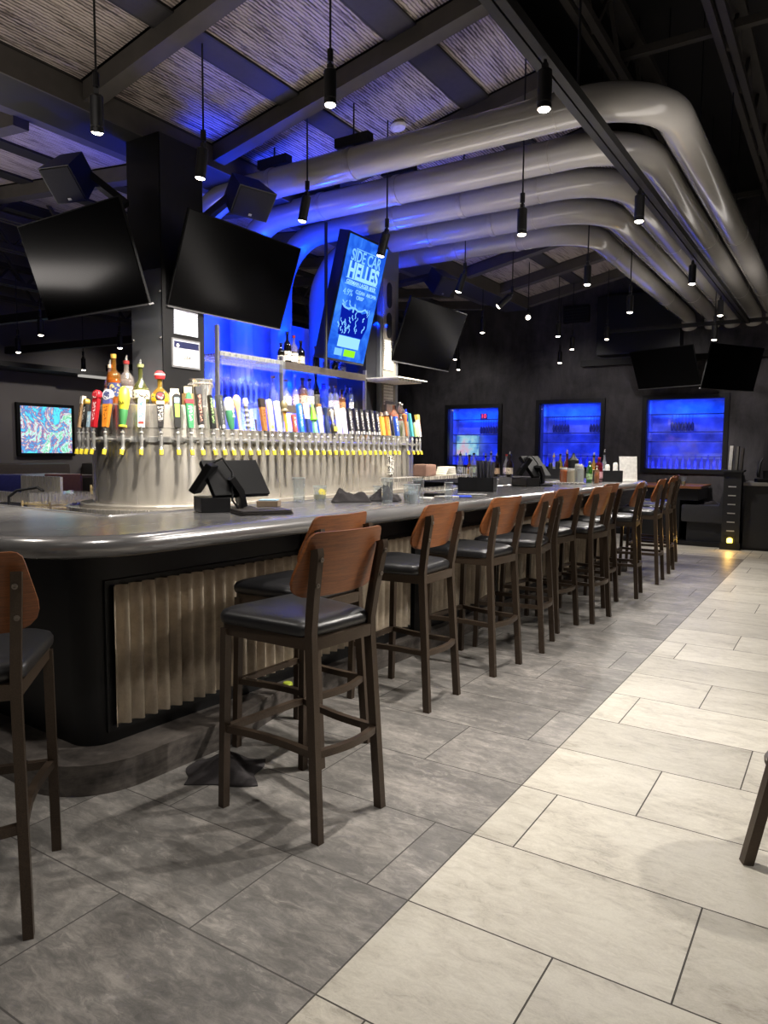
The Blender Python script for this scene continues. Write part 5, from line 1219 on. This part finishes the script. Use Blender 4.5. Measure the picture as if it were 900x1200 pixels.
# bottles and caddies on the far leg of the bar
G = 'bottles at the far end of the bar'
FB_ = [
 (-4.066, 8.12, .27, .040, 'std', '#e8eef0', None, '#d4d8dc', '#202020', 'clear spirit bottle, leftmost in the row at the far end of the bar'),
 (-3.96, 8.16, .26, .042, 'round', '#c88030', '#b06a1c', '#d8b060', '#2a2018', 'amber round bottle, second in the row at the far end of the bar'),
 (-3.87, 8.10, .28, .040, 'std', '#eef2e8', None, '#c8d8b8', '#303030', 'clear bottle with pale green label, third in the far end row'),
 (-3.76, 8.20, .25, .036, 'tall', '#dfe4ea', None, '#cfd6e0', '#181818', 'clear slim bottle behind the upright menus'),
 (-3.66, 8.14, .28, .038, 'std', '#e8eef4', None, '#d8dce8', '#303030', 'clear bottle right of the upright menus'),
 (-3.575, 8.12, .25, .040, 'std', '#3a2218', '#2a160c', '#c8a888', '#181818', 'dark brown liqueur bottle left of the far sales terminal'),
 (-3.485, 8.20, .27, .036, 'tall', '#e4e0e4', None, '#d8c8cc', '#8a2a2a', 'clear bottle with red cap left of the far sales terminal'),
 (-3.40, 8.10, .27, .040, 'std', '#4a3020', '#2e1a10', '#d8c8b0', '#202020', 'brown bottle nearest the far sales terminal'),
 (-2.62, 6.98, .24, .040, 'std', '#f0e8ea', None, '#e0c8cc', '#f0f0f0', 'clear bottle with pink label right of the far sales terminal'),
 (-2.98, 8.45, .26, .036, 'tall', '#e8ecee', None, '#d8dce0', '#c8a040', 'clear bottle with gold cap behind the black caddy'),
 (-2.90, 8.45, .28, .034, 'std', '#e0d060', '#c0a030', '#e8e0b0', '#202020', 'yellow bottle behind the black caddy'),
 (-2.82, 8.45, .30, .036, 'std', '#e8e8ec', None, '#e8e4e0', '#a02828', 'tall clear bottle with red cap behind the drink jars'),
 (-2.74, 8.22, .28, .036, 'tall', '#b05038', '#8a3020', '#d8c0a8', '#181818', 'red brown bottle behind the drink jars'),
 (-2.40, 8.12, .27, .036, 'std', '#f0c860', '#d8a030', '#e8d8a0', '#181818', 'yellow orange bottle behind the red bottle'),
 (-2.30, 8.18, .30, .034, 'tall', '#e8ecee', None, '#c8d0d8', '#181818', 'clear tall bottle with pourer behind the red bottle'),
 (-2.23, 7.40, .21, .032, 'slim', '#7ac05a', '#5aa03c', '#b8dca0', '#e0e8d8', 'bright green bottle near the far corner of the bar'),
 (-2.19, 7.60, .25, .040, 'slim', '#c03a52', '#a82840', '#e0a8b0', '#d83838', 'red squeeze bottle near the far corner of the bar'),
 (-2.13, 7.32, .17, .026, 'slim', '#e8c8a0', '#d89a60', None, '#e8e0d0', 'pale peach bottle between the green and red bottles')]
for x, y, h, r, k, c, l, lb, cp, lab in FB_:
    bottle('spirit_bottle', (x, y, ZB), h, r, k, c, l, lb, cp, y > 8 and random.random() < .7, lab, G, seg=12)
def jar(x, y, h, r, col, lab, lid='#d8d6d0'):
    t = empty('mixer_jar', (x, y, ZB), 0, lab, 'jar', 'mixer jars at the far end of the bar')
    MB().lathe([(0, 0), (r, .004), (r, h * .82), (r * .8, h * .86), (r * .8, h * .9), (0, h * .9)], 16).build('jar_body', glass(col, .1, .45), t, 40)
    MB().lathe([(0, h * .88), (r * .86, h * .88), (r * .86, h), (0, h)], 16).build('lid', plain(lid, .5), t, 40)
jar(-2.47, 7.32, .15, .044, '#e09060', 'jar of orange drink on the black tray'); jar(-2.39, 7.30, .145, .042, '#f0e8d0', 'jar of cream drink on the black tray')
jar(-2.33, 7.36, .19, .042, '#dfe4e0', 'tall clear jar left of the green bottle'); jar(-2.27, 7.22, .18, .040, '#e4e8e4', 'tall clear jar nearest the bar edge by the green bottle')
tag(MB().bb((-.20, -.09, 0), (.20, .09, .012), .004).build('serving_tray', M['steel'], None, 0, (-2.36, 6.98, ZB), (0, 0, .5)), 'flat steel tray before the mixer jars at the far end of the bar', 'tray')
t = empty('shaker_tin', (-2.64, 8.14, ZB), 0, 'domed dark shaker standing behind the clear jars', 'shaker')
MB().lathe([(0, 0), (.045, 0), (.06, .2), (.06, .22), (.02, .26), (.012, .3), (0, .3)], 20).build('tin', M['blackm'], t, 40)
def caddy(loc, rz, lab, white=False):
    t = empty('bar_caddy', loc, rz, lab, 'caddy'); m = MB()
    for lo, hi in (((-.14, -.08, 0), (.14, .08, .01)), ((-.14, -.08, 0), (.14, -.07, .12)), ((-.14, .07, 0), (.14, .08, .09)), ((-.14, -.08, 0), (-.13, .08, .12)), ((.13, -.08, 0), (.14, .08, .12))): m.bb(lo, hi)
    m.build('tray', M['blackm'], t, 0)
    for k in range(3): MB().lathe([(0, .01), (.026, .01), (.026, .14 + .02 * k), (.02, .16 + .02 * k), (0, .165 + .02 * k)], 12, (-.09 + .085 * k, .0, 0)).build('canister', M['white'] if (white and k) else M['black'], t, 40)
caddy((-2.93, 8.21, ZB), .06, 'black condiment caddy right of the far sales terminal')
caddy((-2.16, 7.82, ZB), .5, 'black caddy with white canisters before the white menu board', True)
t = empty('menu_board', (-1.99, 8.02, ZB), radians(40), 'white upright menu board at the far corner of the bar', 'menu board')
MB().box((0, 0, .135), (.20, .012, .27), 0, .003, Matrix.Rotation(radians(-6), 4, 'X')).build('board', M['white'], t, 0); MB().bb((-.08, -.03, 0), (.08, .05, .012)).build('foot', M['white'], t, 0)

# ------------------------------------------------------------------ booth, divider and host counter at the right end
t = empty('booth_bench', (0, 0, 0), 0, 'charcoal upholstered booth bench facing the far table', 'booth')
MB().bb((-2.06, 11.45, .34), (-1.42, 12.35, .60), .04).build('seat', M['booth'], t, 40); MB().bb((-1.98, 11.5, .06), (-1.40, 12.35, .34)).build('base', M['cabinet'], t, 0)
m = MB(); m.prism([(-1.60, .34), (-1.36, .34), (-1.36, 1.09), (-1.44, 1.09)], 0, .9, Matrix.Translation((0, 12.35, 0)) @ XZ); m.build('backrest', M['booth'], t, 0)
tag(rumple((-1.70, 11.68, .602), .22, .12, .05, M['cloth'], 'cloth_napkin', 'charcoal napkin lying on the booth bench', 'napkin', 12, .3, 'charcoal cloth napkins'))
struct(MB().bb((-2.9, 11.35, 0), (-1.2, 12.4, .06)).build('trim_4', M['black'], None, 0))
t = empty('divider_post', (-1.35, 11.3, 0), 0, 'charcoal divider post with a ladder of pale slots beside the booth', 'post')
MB().bb((-.115, -.1, .06), (.115, .1, 1.10)).build('post', M['cabinet'], t, 0); MB().bb((-.14, -.13, 1.10), (.14, .13, 1.125), .004).build('cap', M['cabinet'], t, 0); MB().bb((-.13, -.12, 0), (.13, .12, .10)).build('foot', M['black'], t, 0)
for k in range(6): MB().bb((-.05, -.104, .26 + .125 * k), (.05, -.098, .275 + .125 * k)).build('slot', plain('#c9c7c2', .5, 0, .02, name='pale slot'), t, 0)
MB().bb((-.07, -.106, .10), (.07, -.1, .20)).build('lamp_niche', M['black'], t, 0)
l = MB().lathe([(0, 0), (.035, 0), (.036, .05), (.02, .065), (0, .068)], 16, (0, -.13, .105)).build('step_lamp', emit('#ffd24a', 9, 'amber lamp'), t)
spot('step_lamp_glow', (-1.35, 11.14, .16), 6, 150, (1, .55, .12), (-1.35, 10.6, 0), None, 1, .03)
for k, (c, h, dx) in enumerate((('#d9d6cf', .34, -.05), ('#6a6763', .33, .03), ('#4a4542', .31, .09))):
    tag(MB().box((0, 0, h / 2), (.045 if k == 0 else .03, .12, h), 0, .003, Matrix.Rotation(radians(2), 4, 'Y')).build('menu_binder', plain(c, .5), None, 0, (-1.35 + dx, 11.3, 1.126)),
        ['pale upright menu binder on the divider post', 'grey upright menu binder beside the pale one on the divider post', 'dark upright menu binder, rightmost on the divider post'][k], 'menu', 'menu binders on the divider post')
t = empty('host_counter', (0, 0, 0), 0, 'charcoal host counter with pale top at the right edge', 'counter')
MB().bb((-1.20, 11.30, .04), (1.2, 11.9, .91)).build('body', M['cabinet'], t, 0); MB().bb((-1.22, 11.26, .91), (1.2, 11.92, .955), .006).build('top', plain('#8f8b84', .4), t, 0); MB().bb((-1.20, 11.31, 0), (1.2, 11.35, .06)).build('plinth', M['black'], t, 0)
t = empty('desk_phone', (-.98, 11.5, .956), .3, 'black telephone set on the host counter', 'telephone')
MB().bb((-.11, -.1, 0), (.11, .1, .05), .01).build('base', M['blackm'], t, 0); MB().tube([(-.08, -.02, .07), (-.08, 0, .12), (-.06, .03, .26), (-.03, .05, .33)], [.02, .025, .022, .014], 10).build('handset', M['black'], t); MB().box((.04, 0, .1), (.1, .03, .14), 0, .005, Matrix.Rotation(-.4, 4, 'X')).build('display', M['bezel'], t, 0)
t = empty('booth_table', (-2.25, 11.85, 0), 0, 'wooden topped booth table beyond the last stool', 'table')
MB().bb((-.52, -.45, .835), (.46, .5, .875), .006).build('tabletop', plain('#8a5a3c', .35, 0, .2, 8, name='brown table top'), t, 0); MB().bb((-.50, -.40, .06), (.17, .48, .835)).build('base', M['black'], t, 0); MB().bb((.17, -.40, .66), (.42, .48, .835)).build('apron', M['black'], t, 0)
tumbler((-2.06, 11.55, .876), .13, .042, 'glass of yellow drink standing on the booth table', liquid='#e8d890', grp='drinking glasses on the bar top', ice=True)
crate(-2.36, 11.6, .876, (.16, .12, .08), M['blackm'], 'table_caddy', 'dark caddy on the booth table left of the yellow drink', 'caddy')

# vents and boxes on the end wall
t = empty('wall_vent', (-4.03, 12.38, 3.70), 0, 'black rectangular vent high on the end wall', 'vent')
MB().bb((-.22, -.05, -.14), (.22, .02, .14)).build('frame', M['black'], t, 0)
for k in range(5): MB().bb((-.2, -.06, -.11 + .05 * k), (.2, -.05, -.085 + .05 * k)).build('louver', M['blackm'], t, 0)

# ------------------------------------------------------------------ left side: sink station, booths, picture screen
t = empty('sink_station', (0, 0, 0), 0, 'stainless sink station with backsplash inside the bar at the left', 'sink')
MB().bb((-6.6, 2.95, 0), (-4.75, 3.55, .90)).build('cabinet', M['steel'], t, 0); MB().bb((-6.6, 3.55, 0), (-4.75, 3.60, .98)).build('back_splash', M['steel'], t, 0)
MB().bb((-5.98, 3.56, .97), (-5.42, 3.585, 1.13)).build('splash_panel', M['steel'], t, 0)
MB().bb((-5.9, 3.05, .901), (-5.3, 3.4, .915)).build('basin_rim', M['blackm'], t, 0)
MB().tube([(-5.55, 3.2, .91), (-5.55, 3.2, .98), (-5.50, 3.24, 1.03), (-5.32, 3.30, 1.06), (-5.26, 3.31, 1.03)], .011, 10).build('faucet', M['blackm'], t)
glass_rack((-5.00, 3.30, .901), 4, 5, 'tan rack of upturned glasses left of the tap tower drum', 'upturned washed glass in the rack left of the tap tower drum', 'washed glasses at the sink station')
glass_rack((-5.02, 3.82, .995), 4, 3, 'second rack of glasses behind the first, left of the drum', 'upturned washed glass in the raised rack behind, left of the drum', 'washed glasses on the raised rack')
t = empty('rack_stand', (-5.02, 3.82, 0), 0, 'steel stand under the raised glass rack left of the drum', 'stand')
MB().bb((-.2, -.16, .96), (.2, .16, .994)).build('top', M['steel'], t, 0)
for a in (-1, 1):
    for b in (-1, 1): MB().bb((a * .18 - .015, b * .14 - .015, 0), (a * .18 + .015, b * .14 + .015, .96)).build('leg', M['steel'], t, 0)
spot('rack_lamp', (-4.9, 3.0, 1.75), 26, 70, (1, .9, .7), (-5.0, 3.5, .95))
pt = empty('picture_screen', (-10.985, 6.98, 1.65), (0, 0, pi / 2), 'brightly lit square picture screen on the grey wall at the left', 'screen')
MB().bb((-.5, -.05, -.42), (.5, .0, .42), .004).build('frame', M['bezel'], pt, 0)
g = N('lit picture'); v = g.coord(); n1 = g.noise(v, 3.2, 5, .7, 1.6); n2 = g.noise(v, 22, 3, .6)
cA = g.ramp(n1.outputs[0], [(.41, lin('#45cdd8')), (.68, lin('#f4f6ea')), (.455, lin('#3f78c8')), (.485, lin('#5a3f80')), (.515, lin('#cf7a80')), (.545, lin('#b8e4e8')), (.60, lin('#4fae68'))])
cc_ = g.mix(g.math('MULTIPLY', n2.outputs[0], .25), cA, lin('#9fe3ea'))
e = g.add('ShaderNodeEmission', inp={0: cc_, 1: 1.15}); g.l.new(e.outputs[0], g.out.inputs[0])
MB().bb((-.44, -.056, -.37), (.44, -.05, .37)).build('picture', g.m, pt, 0)
for i, (y0, y1) in enumerate(((4.2, 7.2), (7.6, 9.6))):
    t = empty('booth_bench', (-10.6, (y0 + y1) / 2, 0), 0, ['long brown booth bench below the lit picture screen', 'brown booth bench right of the long one, beside the tower drum'][i], 'booth')
    h = (y1 - y0) / 2
    MB().bb((-.38, -h, 0), (-.05, h, 1.12), .08).build('backrest', M['brownbooth'], t, 40); MB().bb((-.05, -h, 0), (.5, h, .46), .05).build('seat', M['brownbooth'], t, 40)
def dchair(loc, rz, col, lab):
    t = empty('dining_chair', loc, rz, lab, 'chair', 'dining chairs left of the bar'); c = plain(col, .5)
    MB().bb((-.22, -.22, .62), (.22, .22, .70), .02).build('seat', c, t, 40); MB().bb((-.22, .19, .70), (.22, .24, 1.06), .02).build('backrest', c, t, 40)
    for a in (-1, 1):
        for b in (-1, 1): MB().bb((a * .19 - .016, b * .19 - .016, 0), (a * .19 + .016, b * .19 + .016, .62)).build('leg', M['black'], t, 0)
dchair((-8.3, 4.75, 0), radians(230), '#2a2c58', 'navy backed chair left of the glass racks beyond the sink')
dchair((-7.5, 3.55, 0), radians(240), '#1c3ad0', 'bright blue chair at the left edge behind the sink')
dchair((-7.9, 5.35, 0), radians(210), '#5a3a36', 'brown chair just right of the navy backed chair')
t = empty('dining_table', (-9.2, 5.3, 0), .0, 'brown high table between the booth bench and the chairs', 'table')
MB().bb((-.5, -1.0, .96), (.5, 1.0, 1.0), .006).build('tabletop', plain('#4c4038', .4), t, 0)
for y in (-.7, .7): MB().bb((-.04, y - .04, 0), (.04, y + .04, .96)).build('leg', M['black'], t, 0)

# ------------------------------------------------------------------ dim room light
w = bpy.data.worlds.new('world'); S.world = w; w.use_nodes = True
w.node_tree.nodes['Background'].inputs[0].default_value = (.5, .55, .7, 1); w.node_tree.nodes['Background'].inputs[1].default_value = .0
S.view_settings.exposure = 0.36
